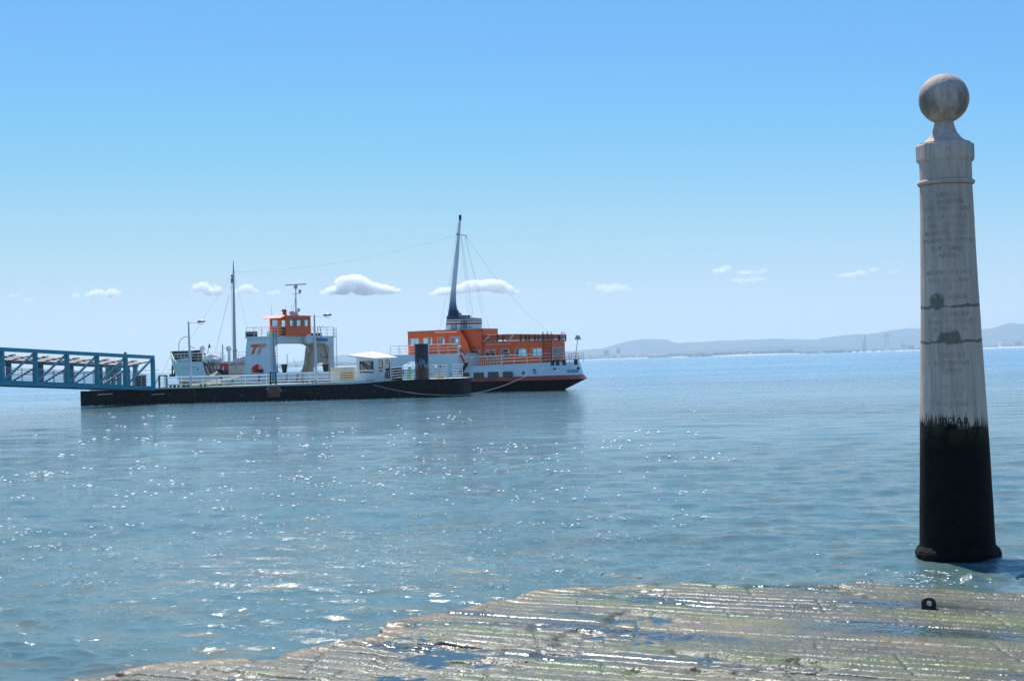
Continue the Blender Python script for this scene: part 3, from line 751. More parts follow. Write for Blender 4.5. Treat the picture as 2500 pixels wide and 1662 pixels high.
q0 = uz(r2(917, 932), -.02); q1 = uz(r2(1018, 872), -.02)
mb.box(q0.x, q1.x, 0.0, .5, Z_DECK + .02, q1.z); o = mb.build('deck_locker', DARK, ferry)
# vertical ladders
def ladder(p0, p1, wv, name='ladder', m=DARK, r=0.02, step=.3):
    mb = MB(); p0 = Vector(p0); p1 = Vector(p1); wv = Vector(wv)
    mb.tube([p0, p1], r * 1.3, 6); mb.tube([p0 + wv, p1 + wv], r * 1.3, 6)
    n_ = int((p1 - p0).length / step)
    for i in range(1, n_): p = p0.lerp(p1, i / n_); mb.tube([p, p + wv], r * .8, 5)
    return mb.build(name, m, ferry)
ladder((ug1 + .05, .35, 2.5), (ug1 + .05, .35, Z_DECK + .9), (0, .55, 0))
zl = FE.atu(*r2(1965, 845), ug1 - .5); ladder((ug1 - .5, BEAM + .45, 2.6), (ug1 - .5, BEAM + .45, Z_DECK + 1.0), (0.05, .5, 0))
# dark companion stair on the far leg
mb = MB(); 
def fz(x, y): v, z = FE.atu(*r6(x, y), uL1 - .8); return Vector((uL1 - .8, v, z))
for off in ((0, 0), (34, -4)):
    mb.tube([fz(1490 + off[0] * 2, 660), fz(1535 + off[0], 850), fz(1625 + off[0], 1150)], .035, 6)
for k in range(9): mb.bar(fz(1540 + 11 * k, 925 + 25 * k), fz(1610 + 9 * k, 925 + 25 * k), .22, .05)
mb.tube([fz(1455, 935), fz(1610, 925)], .04, 6); mb.tube([fz(1455, 935), fz(1440, 880)], .035, 6)
mb.build('stair', DARK, ferry)

# wheelhouse ---------------------------------------------------------
wv0 = 2.3
wa = uz(r6(555, 235), wv0); wb = uz(r6(845, 222), wv0)
uW1 = wb.x; vfar, _ = FE.atu(*r6(1270, 240), uW1); uW0 = wa.x; ZR = wb.z; ZW = Z_DECK + .01
def wall_u(mb, u, va, vb, z0, z1, holes, t=0.08):      # wall across the ship
    mb.plate([rect(va, vb, z0, z1)] + holes, lambda a, b: (u, a, b), (-t, 0, 0))
def wall_v(mb, v, ua, ub_, z0, z1, holes, t=0.08):
    mb.plate([rect(ua, ub_, z0, z1)] + holes, lambda a, b: (a, v, b), (0, t, 0))
def hole_v(f, x0, y0, x1, y1, v, r=0.10):
    a = F(f(x0, y1), v); b = F(f(x1, y0), v); return rrect(a[0], b[0], a[1], b[1], r)
def hole_u(f, x0, y0, x1, y1, u, r=0.10):
    a = FE.atu(*f(x0, y1), u); b = FE.atu(*f(x1, y0), u); return rrect(a[0], b[0], a[1], b[1], r)
def window(parent, loop, axis, c, fm=FRAMEM, mull=1, gm=GLASS, name='window', fw_=0.05, bars=0):
    # frame ring with pane; axis 'v': plane v=c, facing -v ; 'u': plane u=c, facing +u
    cx = sum(p[0] for p in loop) / len(loop); cy = sum(p[1] for p in loop) / len(loop)
    xs = [p[0] for p in loop]; ys = [p[1] for p in loop]
    inner = [(cx + (p[0] - cx) * (1 - 2 * fw_ / (max(xs) - min(xs))), cy + (p[1] - cy) * (1 - 2 * fw_ / (max(ys) - min(ys)))) for p in loop]
    outer_ = [(cx + (p[0] - cx) * 1.04, cy + (p[1] - cy) * 1.04) for p in loop]
    mp = (lambda d: (lambda a, b: (a, c + d, b))) if axis == 'v' else (lambda d: (lambda a, b: (c + d, a, b)))
    sg = 1 if axis == 'v' else -1; off = (0, .05, 0) if axis == 'v' else (-.05, 0, 0)
    mb = MB(); mb.plate([outer_, inner], mp(-.025 * sg), off)
    for k in range(mull):
        xx = min(xs) + (max(xs) - min(xs)) * (k + 1) / (mull + 1)
        mb.plate([rect(xx - .02, xx + .02, min(ys) + fw_, max(ys) - fw_)], mp(-.015 * sg), off)
    for k in range(bars):
        yy = min(ys) + (max(ys) - min(ys)) * (k + 1) / (bars + 1)
        mb.plate([rect(min(xs) + fw_, max(xs) - fw_, yy - .015, yy + .015)], mp(-.015 * sg), off)
    w_ = mb.build(name, fm, parent)
    mb = MB(); mb.plate([inner], mp(0.0), (0, .012, 0) if axis == 'v' else (-.012, 0, 0)); mb.build('pane', gm, w_)
    return w_
wh = bpy.data.objects.new('wheelhouse', None); col.objects.link(wh); wh.parent = ferry; wh.location = (0, 0, 0)
def sub(mb, name, m, smooth=False): return mb.build(name, m, wh, smooth)
mb = MB()
h1 = hole_v(r6, 588, 268, 700, 405, wv0); hd = hole_v(r6, 765, 268, 830, 560, wv0, .05)
hs_ = [hole_u(r6, 905, 268, 1000, 400, uW1), hole_u(r6, 1028, 275, 1125, 402, uW1), hole_u(r6, 1165, 280, 1232, 405, uW1)]
wall_v(mb, wv0, uW0, uW1 - .08, ZW, ZR, [h1, hd])
wall_u(mb, uW1, wv0, vfar, ZW, ZR, hs_)
hfar = [rrect(uW0 + .25, uW0 + 1.0, ZR - 1.25, ZR - .35, .1), rrect(uW1 - 1.1, uW1 - .3, ZR - 1.25, ZR - .35, .1)]
wall_v(mb, vfar - .08, uW0, uW1 - .08, ZW, ZR, hfar)
hf2 = [rrect(wv0 + .3 + k * (vfar - wv0 - .4) / 3, wv0 + .1 + (k + 1) * (vfar - wv0 - .4) / 3, ZR - 1.3, ZR - .3, .1) for k in range(3)]
wall_u(mb, uW0 + .08, wv0 + .08, vfar - .08, ZW, ZR, hf2)
mb.box(uW0 - .05, uW1 + .06, wv0 - .06, vfar + .06, ZR, ZR + .07)
sub(mb, 'cabin_wall', ORANGE)
window(wh, h1, 'v', wv0 + .02, DGREEN, 0, bars=2)
for q in hs_: window(wh, q, 'u', uW1 - .02, DGREEN, 0, bars=2)
for q in hf2: window(wh, q, 'u', uW0 + .06, DGREEN, 0, bars=1)
for q in hfar: window(wh, q, 'v', vfar - .05, DGREEN, 0)
mb = MB(); xs = [p[0] for p in hd]; mb.plate([rect(min(xs) + .03, max(xs) - .03, ZW + .02, F(r6(800, 405), wv0)[1])], lambda a, b: (a, wv0 + .03, b), (0, .05, 0)); sub(mb, 'door', mat('door_brown', (.16, .06, .03), .5))
mb = MB(); a = uz(r6(518, 256), wv0 - 1.0)
mb.add([(uW0 - .25, wv0 - .95, ZR - .22), (uW1 - .02, wv0 - .95, ZR - .22), (uW1 - .02, wv0 - .06, ZR + .11), (uW0 - .25, wv0 - .06, ZR + .11),
        (uW0 - .25, wv0 - .95, ZR - .26), (uW1 - .02, wv0 - .95, ZR - .26), (uW1 - .02, wv0 - .06, ZR + .075), (uW0 - .25, wv0 - .06, ZR + .075)],
       [(0, 1, 2, 3), (7, 6, 5, 4), (0, 4, 5, 1), (1, 5, 6, 2), (2, 6, 7, 3), (3, 7, 4, 0)]); sub(mb, 'sun_visor', ORANGE)
mb = MB(); c = uz(r6(818, 140), 3.6); mb.ball((c.x, c.y, c.z), .24 , 10, (1, 1, 1.1)); mb.lathe([(.28, ZR + .08), (.22, ZR + .35), (.15, c.z - .1)], 14, (c.x, c.y)); mb.ball((c.x - .12, c.y - .12, c.z + .08), .16, 8); sub(mb, 'horn', BROWNRED, True)
# radar mast
mt = MB(); b0 = uz(r6(1018, 220), 5.5); t0 = uz(r2(1485, 370), 5.5); mm = uz(r2(1485, 450), 5.5)
mt.tube([(b0.x, 5.5, ZR + .06), (t0.x, 5.5, t0.z)], [.09, .05], 8); mt.lathe([(.35, ZR + .07), (.1, ZR + .6)], 10, (b0.x, 5.5))
mt.tube([(b0.x - .5, 5.5, ZR + .07), (b0.x, 5.5, mm.z - .3)], .025, 5)
mt.bar((mm.x - .5, 5.5, mm.z), (mm.x + .6, 5.5, mm.z), .05); mt.box(mm.x + .5, mm.x + .72, 5.4, 5.6, mm.z + .05, mm.z + .45)
bb = uz(r6(1060, 150), 5.5); mt.bar((b0.x, 5.5, bb.z - .1), (bb.x, 5.5, bb.z), .05); mt.box(bb.x - .08, bb.x + .12, 5.4, 5.6, bb.z, bb.z + .4)
radar_mast = mt.build('radar_mast', GREY, ferry, True)
mt = MB(); mt.ball((t0.x, 5.5, t0.z), .28, 8, (.8, .8, 1)); mt.bar((t0.x - 1.25, 5.2, t0.z + .25), (t0.x + 1.25, 5.8, t0.z + .25), .14, .12); mt.build('radar', GREY, radar_mast, True)
mt = MB(); c = uz(r6(945, 170), 4.6); mt.ball((c.x, c.y, c.z), .34, 9, (1, .7, .8)); mt.tube([(c.x, c.y, ZR + .06), (c.x, c.y, c.z)], .04, 6); mt.build('searchlight', GREY, ferry, True)
mt = MB(); c = uz(r6(1237, 625), 2.2); c = Vector((ug1 + .35, FE.atu(*r6(1237, 625), ug1 + .35)[0], FE.atu(*r6(1237, 625), ug1 + .35)[1]))
mt.tube([(c.x - .35, c.y, c.z), (c.x + .1, c.y, c.z)], .55, 20); mt.build('clock', WHITE, ferry, True)
mt = MB(); c = FE.atu(*r6(1450, 615), ug1 + .2); mt.tube([(ug1 + .3, c[0] - .9, c[1]), (ug1 + .3, c[0] + .9, c[1] - .12)], .22, 10); mt.build('rolled_tarpaulin', mat('blue_tarp', (.12, .25, .42), .7), ferry, True)
for (x, nm) in ((1190, 'deck_lamp'), (665, 'deck_lamp')):
    mt = MB(); c = FE.atu(*r6(x, 560), ug1); mt.ball((ug1 + .05, c[0], c[1]), .16, 7); mt.build(nm, GREY, ferry, True)
for (x0, x1, ya, yb, m) in ((1300, 1335, 528, 570, DARK), (1365, 1470, 525, 575, DARK), (570, 690, 505, 560, PGREEN)):
    v0, z0 = FE.atu(*r6(x0, yb), ug1 - .6); v1, z1 = FE.atu(*r6(x1, ya), ug1 - .6)
    mt = MB(); mt.box(ug1 - 1.1, ug1 - .6, v0, v1, Z_DECK + .01, z1); mt.box(ug1 - 1.15, ug1 - .55, v0 - .04, v1 + .04, z1, z1 + .05); mt.build('deck_locker', m, ferry)
for x in (1395, 1450):
    v0, z0 = FE.atu(*r6(x, 520), ug1 - .4); mt = MB(); mt.tube([(ug1 - .4, v0, Z_DECK), (ug1 - .4, v0, Z_DECK + 1.0), (ug1 - .1, v0, Z_DECK + 1.1)], .05, 7); mt.build('vent_pipe', GREY, ferry, True)

# fore mast ------------------------------------------------------------
b0 = uz((573.5, 884), 5.5); t0 = uz((570, 663), 5.5); t1 = uz((569.5, 636), 5.5); lm = uz((571, 855), 5.5)
mt = MB(); mt.tube([(b0.x, 5.5, 3.0), (b0.x, 5.5, lm.z)], .22, 10); mt.tube([(b0.x, 5.5, lm.z), (t0.x, 5.5, t0.z), (t1.x, 5.5, t1.z)], [.19, .10, .03], 10)
mt.ball((b0.x + .05, 5.5, lm.z), .3, 7, (1, 1, .6))
fm_ = mt.build('fore_mast', GREY, ferry, True)
mt = MB(); n_ = 34
for k in range(n_):
    z = lm.z + .5 + (t0.z - lm.z - 2) * k / n_; uu = b0.x + (t0.x - b0.x) * (z - b0.z) / (t0.z - b0.z); mt.bar((uu - .38, 5.5, z), (uu - .1, 5.5, z), .03)
mt.tube([(b0.x - .36, 5.5, lm.z + .4), (t0.x - .34, 5.5, t0.z - 1.2)], .02, 5); mt.build('mast_steps', GREY, fm_)
for yy in (674, 682, 688):
    c = uz((566.5, yy), 5.5); mt = MB(); mt.tube([(c.x, 5.5, c.z - .13), (c.x, 5.5, c.z + .13)], .13, 8); mt.build('mast_light', DARK, fm_)

# bow gear -----------------------------------------------------------
def rl(pts, name='railing', h=.95, **k): return rail(name, pts, h, parent=ferry, **k)
zz = 3.98
prs = [(u_bow_deck + s, BEAM / 2 - hbeam(u_bow_deck + s, levels[5][1], levels[5][2], 5.3, 10.5, 5.5), zz) for s in (2.2, 4, 6.5, 9.5, 13)]
prs.append((u_cut0 - .2, .15, zz)); rl(prs)
rl([(u_cut0 - .1, .3, 3.5), (u_cut0 - .1, 10.6, 3.5)], h=1.1)
rl([(U_FB1, 10.7, 3.95), (U_FW, 10.7, 3.95)], h=1.1, nbar=3)
c = uz(r2(375, 1200), 4.5)
mt = MB(); mt.box(c.x - .9, c.x + .9, 3.9, 5.1, 3.56, 4.0); mt.tube([(c.x - .8, 4.5, 4.45), (c.x + .8, 4.5, 4.45)], .42, 12)
for s in (-.85, -.2, .5, .85): mt.tube([(c.x + s, 4.5, 4.5), (c.x + s + .1, 4.5, 4.5)], .62, 14)
mt.box(c.x - .25, c.x + .35, 4.2, 4.8, 4.0, 5.35); mt.build('windlass', DARK, ferry, True)
for (x, y, v, kk) in ((440, 1060, 2.5, 1), (735, 1060, 6, 1), (660, 1020, 6, 0)):
    c = uz(r2(x, y), v); mt = MB(); mt.tube([(c.x, v, 3.4), (c.x, v, c.z)], .13 if kk else .09, 8)
    if kk: mt.bar((c.x - .28, v, c.z - .2), (c.x + .12, v, c.z + .05), .36, .5)
    mt.build('vent_post', RAILW, ferry)
c = uz(r2(500, 1090), 3.0); e = uz(r2(513, 1045), 3.0)
mt = MB(); mt.tube([(c.x - .3, 3, 3.6), (c.x + .05, 3, e.z)], .03, 6); mt.tube([(e.x, 3, e.z - .1), (e.x, 3, e.z + .35)], [.16, .05], 8); mt.build('bow_lamp', DARK, ferry)
a = uz(r2(470, 1215), 2.2); b = uz(r2(610, 1215), 2.2); c = uz(r2(540, 1158), 2.2)
mt = MB()
for k in range(9):
    t = k / 8; mt.ball((a.x + (b.x - a.x) * (.08 + .84 * t), 2.2 + .35 * math.sin(k * 2.1), a.z + (c.z - a.z) * (.25 + .35 * math.sin(math.pi * t))), .42, 7, (1.2, 1.3, .8 + .8 * math.sin(math.pi * t)))
mt.build('canvas_cover', CANVAS, ferry, True)
a = uz(r2(835, 1210), 4); b = uz(r2(910, 1165), 4); mt = MB()
for k in range(5): mt.ball((a.x + (b.x - a.x) * k / 4, 4, a.z + (b.z - a.z) * (k / 4) * .7), .4, 7, (1.2, 1, 1))
mt.build('canvas_cover', CANVAS, ferry, True)
a = uz(r2(500, 1115), 1.2); b = uz(r2(570, 1335), -.05)
# boarding ladder over the bow cut
ladder(uz(r2(480, 1240), .3), uz(r2(530, 1345), .3), (.8, 0, 0), 'boarding_ladder', DARK, .05, .3)
ladder(uz(r2(540, 1345), .5), uz(r2(495, 1190), .5), (.55, 0, 0), 'boarding_ladder', DARK, .035, .4)
mt = MB(); mt.tube([uz(r2(545, 1170), .9), uz(r2(595, 1275), .9), uz(r2(597, 1330), .9)], .03, 6); mt.build('hand_rail', DARK, ferry)
# red fire cabinet hung at the cut
a = uz(r2(633, 1305), .35); b = uz(r2(695, 1230), .35); mt = MB(); mt.box(a.x, b.x, .35, .8, a.z, b.z); mt.box(a.x + .03, b.x - .03, .33, .352, a.z + .03, b.z - .03)
fc = mt.build('fire_cabinet', RED, ferry)
mt = MB(); cx = (a.x + b.x) / 2; mt.add([(cx - .05, .322, b.z - .75), (cx + .2, .322, b.z - .75), (cx + .17, .322, b.z - .35), (cx + .06, .322, b.z - .25)], [(0, 1, 2, 3)])
mt.build('flame_sign', RAILW, fc)
mt = MB(); mt.box(a.x + .0, b.x, .4, .8, 1.62, a.z); mt.build('cabinet_stand', DARK, ferry)
a = uz(r2(587, 1340), .2); b = uz(r2(632, 1300), .2); mt = MB(); mt.box(a.x, b.x, .2, .7, a.z, b.z); mt.box(a.x - .04, b.x + .04, .16, .74, b.z, b.z + .05); mt.build('crate', DARK, ferry)
# second cabinet and black box seen through the leg's arch
a = uz(r2(985, 1300), 3.5); b = uz(r2(1036, 1240), 3.5); mt = MB(); mt.box(a.x, b.x, 3.5, 3.9, a.z, b.z); mt.box(a.x + .1, b.x - .1, 3.6, 3.8, 1.62, a.z); mt.build('fire_cabinet', RED, ferry)
a = uz(r2(1048, 1325), 3.0); b = uz(r2(1090, 1300), 3.0); mt = MB(); mt.box(a.x, b.x, 3.0, 3.5, 1.64, b.z); mt.box(a.x - .03, b.x + .03, 2.97, 3.53, b.z, b.z + .04); mt.build('crate', DARK, ferry)
mt = MB(); a = uz(r2(960, 1260), 4.2); b = uz(r2(1160, 1345), 4.2); mt.box(a.x, b.x, 4.2, 4.3, 1.62, a.z + .1); mt.build('bulkhead', INNER_BOUNCE, ferry)
# anchor at the bow
c = uz(r2(138, 1340), 4.6); mt = MB(); mt.tube([(c.x, 4.0, c.z + .9), (c.x, 4.0, c.z - .3)], .09, 8); mt.bar((c.x - .35, 4.0, c.z - .25), (c.x + .35, 4.0, c.z - .25), .3, .3)
mt.add([(c.x - .5, 3.9, c.z + .35), (c.x - .2, 3.9, c.z - .3), (c.x - .42, 4.1, c.z - .3)], [(0, 1, 2)]); mt.add([(c.x + .5, 3.9, c.z + .35), (c.x + .2, 3.9, c.z - .3), (c.x + .42, 4.1, c.z - .3)], [(0, 1, 2)])
mt.build('anchor', DARK, ferry)
for (x, y) in ((184, 1270), (389, 1291)):
    c = uz(r2(x, y), 0); u = c.x
    # find the hull side there
    h = hbeam(u, levels[4][1], levels[4][2], 5.46, 12, 5.5); vv = BEAM / 2 - h; c = uz(r2(x, y), vv)
    for _ in range(4):
        h = hbeam(c.x, levels[4][1], levels[4][2], 5.46, 12, 5.5); c = uz(r2(x, y), BEAM / 2 - h)
    mt = MB(); mt.ball((c.x, c.y - .03, c.z), .2, 7, (1, .35, 1)); mt.build('hawse_hole', DARK, ferry)
# black tubs on the low side, fender brackets
for x in (1342, 1805):
    a = uz(r2(x, 1333), .1); mt = MB(); mt.lathe([(.22, a.z - .02), (.34, a.z + .78), (.38, a.z + .78), (.38, a.z + .88), (.30, a.z + .88)], 14, (a.x, .35)); mt.build('tub', DARK, ferry, True)
for x in (640, 770, 1070, 1385, 1500, 1560):
    a = uz(r2(x, 1400), 0); mt = MB(); mt.bar((a.x, -.06, 1.6), (a.x + .15, -.06, 2.35), .09); mt.ball((a.x, -.2, 1.35), .26, 7, (1.2, .7, .8)); mt.build('tyre_fender' if x > 1300 else 'bracket', DARK, ferry)

# aft white casing ---------------------------------------------------
ZC = F(r3(1000, 577), 0)[1]
ca = F(r3(735, 600), 0)[0]; cb = F(r3(1835, 560), 0)[0]
archc = [F(r3(x, y), 0) for x, y in ((885, 960), (893, 850), (905, 775), (930, 735), (975, 695), (1040, 670), (1105, 668), (1165, 680), (1215, 705), (1255, 740), (1285, 800), (1290, 960))]
dh = [F(r3(x, y), 0) for x, y in ((1432, 860), (1436, 730), (1448, 716), (1545, 714), (1560, 728), (1560, 860))]
mb = MB(); mb.plate([rect(ca, cb - .35, 2.05, ZC), archc, dh], lambda a, b: (a, -.01, b), (0, .12, 0))
mb.plate([rect(ca, cb - .35, 2.05, ZC), [(a, b) for a, b in archc]], lambda a, b: (a, BEAM - .12, b), (0, .12, 0))
mb.box(ca - .05, cb, -.06, BEAM + .06, ZC, ZC + .09)
for k in range(8):                                       # rounded aft corner
    a0 = R(90 * k / 8); a1 = R(90 * (k + 1) / 8); rr = .9
    p = [(cb - .35 - 0 + rr * math.sin(a), -.01 + rr * (1 - math.cos(a))) for a in (a0, a1)]
    mb.add([(p[0][0], p[0][1], 2.05), (p[1][0], p[1][1], 2.05), (p[1][0], p[1][1], ZC), (p[0][0], p[0][1], ZC)], [(0, 1, 2, 3)])
mb.box(cb + .45, cb + .55, .9, 3.1, 2.5, ZC)
casing = mb.build('casing', WHITE, ferry)
mb = MB()
x0 = min(p[0] for p in dh); x1 = max(p[0] for p in dh); y0 = min(p[1] for p in dh); y1 = max(p[1] for p in dh)
for k in range(5): xx = x0 + (x1 - x0) * k / 4; mb.box(xx - .02, xx + .02, -.02, .02, y0, y1)
for k in range(4): yy = y0 + (y1 - y0) * k / 3; mb.box(x0, x1, -.025, .015, yy - .02, yy + .02)
mb.build('grille', RAILW, casing)
mb = MB(); mb.box(x0 - .3, x1 + 1.6, 1.2, 1.3, 2.05, ZC - .1); mb.build('bulkhead', DARK, ferry)
mb = MB(); dx0 = F(r3(1400, 670), 0)[0]; dx1 = F(r3(1590, 670), 0)[0]; dz = F(r3(1500, 668), 0)[1]
for (p, q) in (((dx0, 2.5), (dx0, dz)), ((dx0, dz), (dx1, dz)), ((dx1, dz), (dx1, 2.5))): mb.bar((p[0], -.035, p[1]), (q[0], -.035, q[1]), .04, .04)
mb.build('door_frame', WHITE, casing)
rail('railing', [(ca + .05, 0, ZC + .09), (cb - .1, 0, ZC + .09)], .95, 3, 1.15, parent=ferry, brace=True)
rail('railing', [(ca + .05, 0, ZC + .09), (ca + .05, BEAM, ZC + .09), (cb, BEAM, ZC + .09)], .95, 3, 1.3, parent=ferry)

# upper house ----------------------------------------------------------
VU = 2.3
ua = F(r4(175, 400), VU)[0]; ub_ = F(r4(800, 345), VU)[0]; ub2 = F(r4(1035, 330), VU)[0]; ZU = F(r4(500, 332), VU)[1]; ZUb = ZC + .10
VUF = FE.atu(*r4(1255, 340), ub2)[0]; print('upper house', ua, ub2, VU, VUF, 'z', ZUb, ZU)
hup = [hole_v(r4, 203, 422, 308, 515, VU, .06), hole_v(r4, 360, 414, 467, 507, VU, .06), hole_v(r4, 530, 408, 616, 500, VU, .2), hole_v(r4, 683, 402, 797, 500, VU, .06)]
mb = MB()
wl = [(ua, ZUb), (F(r4(890, 475), VU)[0] + .3, ZUb), (F(r4(890, 475), VU)[0], F(r4(890, 475), VU)[1]), (ub_, ZU), (ua, ZU)]
mb.plate([wl] + hup, lambda a, b: (a, VU, b), (0, .08, 0))
# recessed part behind the slanting edge
mb.plate([rect(ub_ - .5, ub2, ZUb + .6, ZU)], lambda a, b: (a, VU + .5, b), (0, .08, 0))
hfu = [[(p[0], p[1]) for p in h] for h in hup]
VU2 = 8.3; CU = (VU2 - VUF) * .66
mb.plate([rect(ua, ub2 - CU, ZUb, ZU)] + hfu[:3], lambda a, b: (a, VU2 - .08, b), (0, .08, 0))
mb.plate([rect(0, 1, ZUb, ZU)], lambda a, b: (ub2 - CU * a, VUF + (VU2 - VUF) * a, b), (-.07, -.04, 0))
hfw = [rrect(VU + .4 + k * 1.8, VU + .1 + (k + 1) * 1.8, ZU - 1.7, ZU - .6, .06) for k in range(3)]
wall_u(mb, ua + .08, VU + .08, VU2 - .08, ZUb, ZU, hfw)
wall_u(mb, ub2, VU + .5, VUF - .08, ZUb, ZU, [])
pass
uh = mb.build('upper_house', ORANGE, ferry)
ROOFG = mat('deck_grey', (.30, .33, .33), .7, var=.12)
mb = MB(); mb.plate([[(ua - .06, VU - .05), (ub2 + .06, VU - .05), (ub2 + .06, VUF), (ub2 - CU, VU2 + .06), (ua - .06, VU2 + .06)]], lambda a, b: (a, b, ZU), (0, 0, .06)); mb.build('roof', ROOFG, uh)
for q in hup: window(uh, q, 'v', VU + .02, FRAMEM, 1)
for q in hup[:3]: window(uh, q, 'v', VU2 - .05, FRAMEM, 0)
for q in hfw: window(uh, q, 'u', ua + .06, FRAMEM, 0)
mb = MB(); mb.bar(uz(r4(645, 372), VU - .02), uz(r4(645, 600), VU - .02), .05); mb.build('downpipe', ORANGE, uh)
mb = MB(); mb.tube([uz(r4(500, 352), VU - .18), uz(r4(765, 345), VU - .18)], .045, 6); mb.build('awning_pole', FRAMEM, uh)
# seats and panels inside show as muted blocks behind the panes
mb = MB()
for q in hup[3:]: mb.box(q[0][0] - 1.2, q[0][0] - .1, VU + 1.6, VU + 1.7, ZUb, ZU - .5)
mb.build('inner_partition', mat('partition', (.20, .16, .08), .7), uh)

# lower house -------------------------------------------------------
VL = 3.0
la = F(r4(800, 500), VL)[0] - 1.0; lb = F(r4(1893, 460), VL)[0]; ZL = F(r4(1400, 459), VL)[1]; ZLb = 2.43
VLF = FE.atu(*r4(2057, 452), lb)[0]; print('lower house', la, lb, VL, VLF, ZLb, ZL)
zla = F(r4(890, 475), VL)[1]; 
hlo = [hole_v(r4, 930, 562, 1045, 655, VL, .06), hole_v(r4, 1103, 555, 1225, 650, VL, .06), hole_v(r4, 1293, 545, 1393, 652, VL, .25), hole_v(r4, 1467, 541, 1600, 640, VL, .06), hole_v(r4, 1657, 536, 1783, 636, VL, .06)]
hla = [hole_u(r4, 1912, 528, 1962, 630, lb, .06), hole_u(r4, 1983, 528, 2040, 630, lb, .06)]
mb = MB()
mb.plate([[(la, ZLb), (lb, ZLb), (lb, ZL), (la, zla)]] + hlo, lambda a, b: (a, VL, b), (0, .08, 0))
VL2 = 8.0; CL = (VL2 - VLF) * .68
hl2 = [[(p[0] - 1.0, p[1]) for p in h] for h in hlo]
mb.plate([[(la, ZLb), (lb - CL, ZLb), (lb - CL, ZL), (la, zla)]] + hl2[:4], lambda a, b: (a, VL2 - .08, b), (0, .08, 0))
mb.plate([rect(0, 1, ZLb, ZL)], lambda a, b: (lb - CL * a, VLF + (VL2 - VLF) * a, b), (-.07, -.04, 0))
wall_u(mb, lb, VL + .08, VLF - .08, ZLb, ZL, hla)
pass
lh = mb.build('lower_house', ORANGE, ferry)
mb = MB(); mb.plate([[(la, VL - .05), (lb + .08, VL - .05), (lb + .08, VLF), (lb - CL, VL2 + .06), (la, VL2 + .06)]], lambda a, b: (a, b, zla + (ZL - zla) * (a - la) / (lb - la)), (0, 0, .06)); mb.build('roof', ROOFG, lh)
for i, q in enumerate(hlo): window(lh, q, 'v', VL + .02, FRAMEM, 0 if i == 2 else 1); None
for q in hl2[:4]: window(lh, q, 'v', VL2 - .05, FRAMEM, 0)
for q in hla: window(lh, q, 'u', lb - .02, FRAMEM, 0)
mb = MB(); mb.box(hlo[0][0][0] - 1.6, hlo[1][0][0] + .4, VL + 1.8, VL + 1.9, ZLb, ZL - .3); mb.build('inner_partition', mat('partition_dark', (.05, .06, .06), .7), lh)
mb = MB(); mb.tube([uz(r4(1115, 498), VL - .18), uz(r4(1415, 488), VL - .18)], .045, 6); mb.build('awning_pole', FRAMEM, lh)
mb = MB(); mb.bar(uz(r4(1420, 490), VL - .02), uz(r4(1420, 720), VL - .02), .05); mb.build('downpipe', ORANGE, lh)
ladder(uz(r4(1800, 735), VL - .2), uz(r4(1797, 345), VL - .2), (.95, 0, 0), 'ladder', DARK, .03)
# slanted stair casings on the lower roof, sunlit tops
def slab(p, q, v, dv, t=.12, m=ORANGE):
    a0, a1 = F(r4(*p[0]), v), F(r4(*p[1]), v); b0_, b1_ = F(r4(*q[0]), v), F(r4(*q[1]), v)
    mb = MB(); mb.add([(a0[0], v, a0[1]), (a1[0], v, a1[1]), (b1_[0], v, b1_[1]), (b0_[0], v, b0_[1]),
                       (a0[0], v + dv, a0[1]), (a1[0], v + dv, a1[1]), (b1_[0], v + dv, b1_[1]), (b0_[0], v + dv, b0_[1])],
                      [(0, 1, 2, 3), (7, 6, 5, 4), (0, 4, 5, 1), (1, 5, 6, 2), (2, 6, 7, 3), (3, 7, 4, 0)])
    return mb.build('stair_casing', m, ferry)
slab(((922, 360), (968, 360)), ((1005, 475), (1048, 472)), VL + .3, 1.6)
slab(((1130, 363), (1168, 363)), ((1150, 395), (1200, 390)), VL + 1.9, 1.2)
# roof rack: orange slatted rails with dark green posts
ra = F(r4(1060, 465), VL)[0]; rb_ = F(r4(1795, 450), VL)[0]
mb = MB(); mg = MB()
for (v, k) in ((VL + .1, 1), (VL2 - .3, 0)):
    N = 26; prev = None
    for row in range(6):
        pts = []
        for i in range(N + 1):
            t = i / N; u = ra + (rb_ - ra) * t
            zt = F(r4(1060 + 735 * t, 388 - 14 * math.sin(t * 2.6)), VL)[1]; z0_ = zla + (ZL - zla) * t + .1
            pts.append((u, v, z0_ + (zt - z0_) * (row + 1) / 6))
        mb.tube(pts, .055 if row == 5 else .045, 6)
        if row in (1, 3):
            for i in range(0, N, 2): mb.bar(pts[i], pts[i + 2], .03, .16)
for x in (1250, 1318, 1527, 1590, 1632, 1700, 1740, 1790):
    z0_ = uz(r4(x, 462), VL + .02); z1_ = uz(r4(x, 374), VL + .02); mg.bar(z0_, z1_, .14, .10)
    mg.bar((z0_.x, VL2 - .35, z0_.z), (z1_.x, VL2 - .35, z1_.z), .1, .08)
rk = mb.build('life_raft_rack', ORANGE_PALE, ferry, True); mg.build('post', DGREEN, rk)
mb = MB(); mb.tube([uz(r4(1070, 465), VL - .1), uz(r4(1150, 400), VL - .1)], .05, 6); mb.tube([uz(r4(1392, 452), VL - .1), uz(r4(1437, 382), VL - .1)], .05, 6); mb.build('stay_rod', RAILW, rk)
for x in (1795, 1848):
    mb = MB(); a = uz(r4(x, 450), VL + .3); b = uz(r4(x, 340), VL + .3); mb.tube([a, b], [.06, .03], 6); mb.tube([a + Vector((-.15, 0, 0)), b], .02, 5); mb.tube([a + Vector((.15, 0, 0)), b], .02, 5); mb.build('roof_post', DARK, ferry)
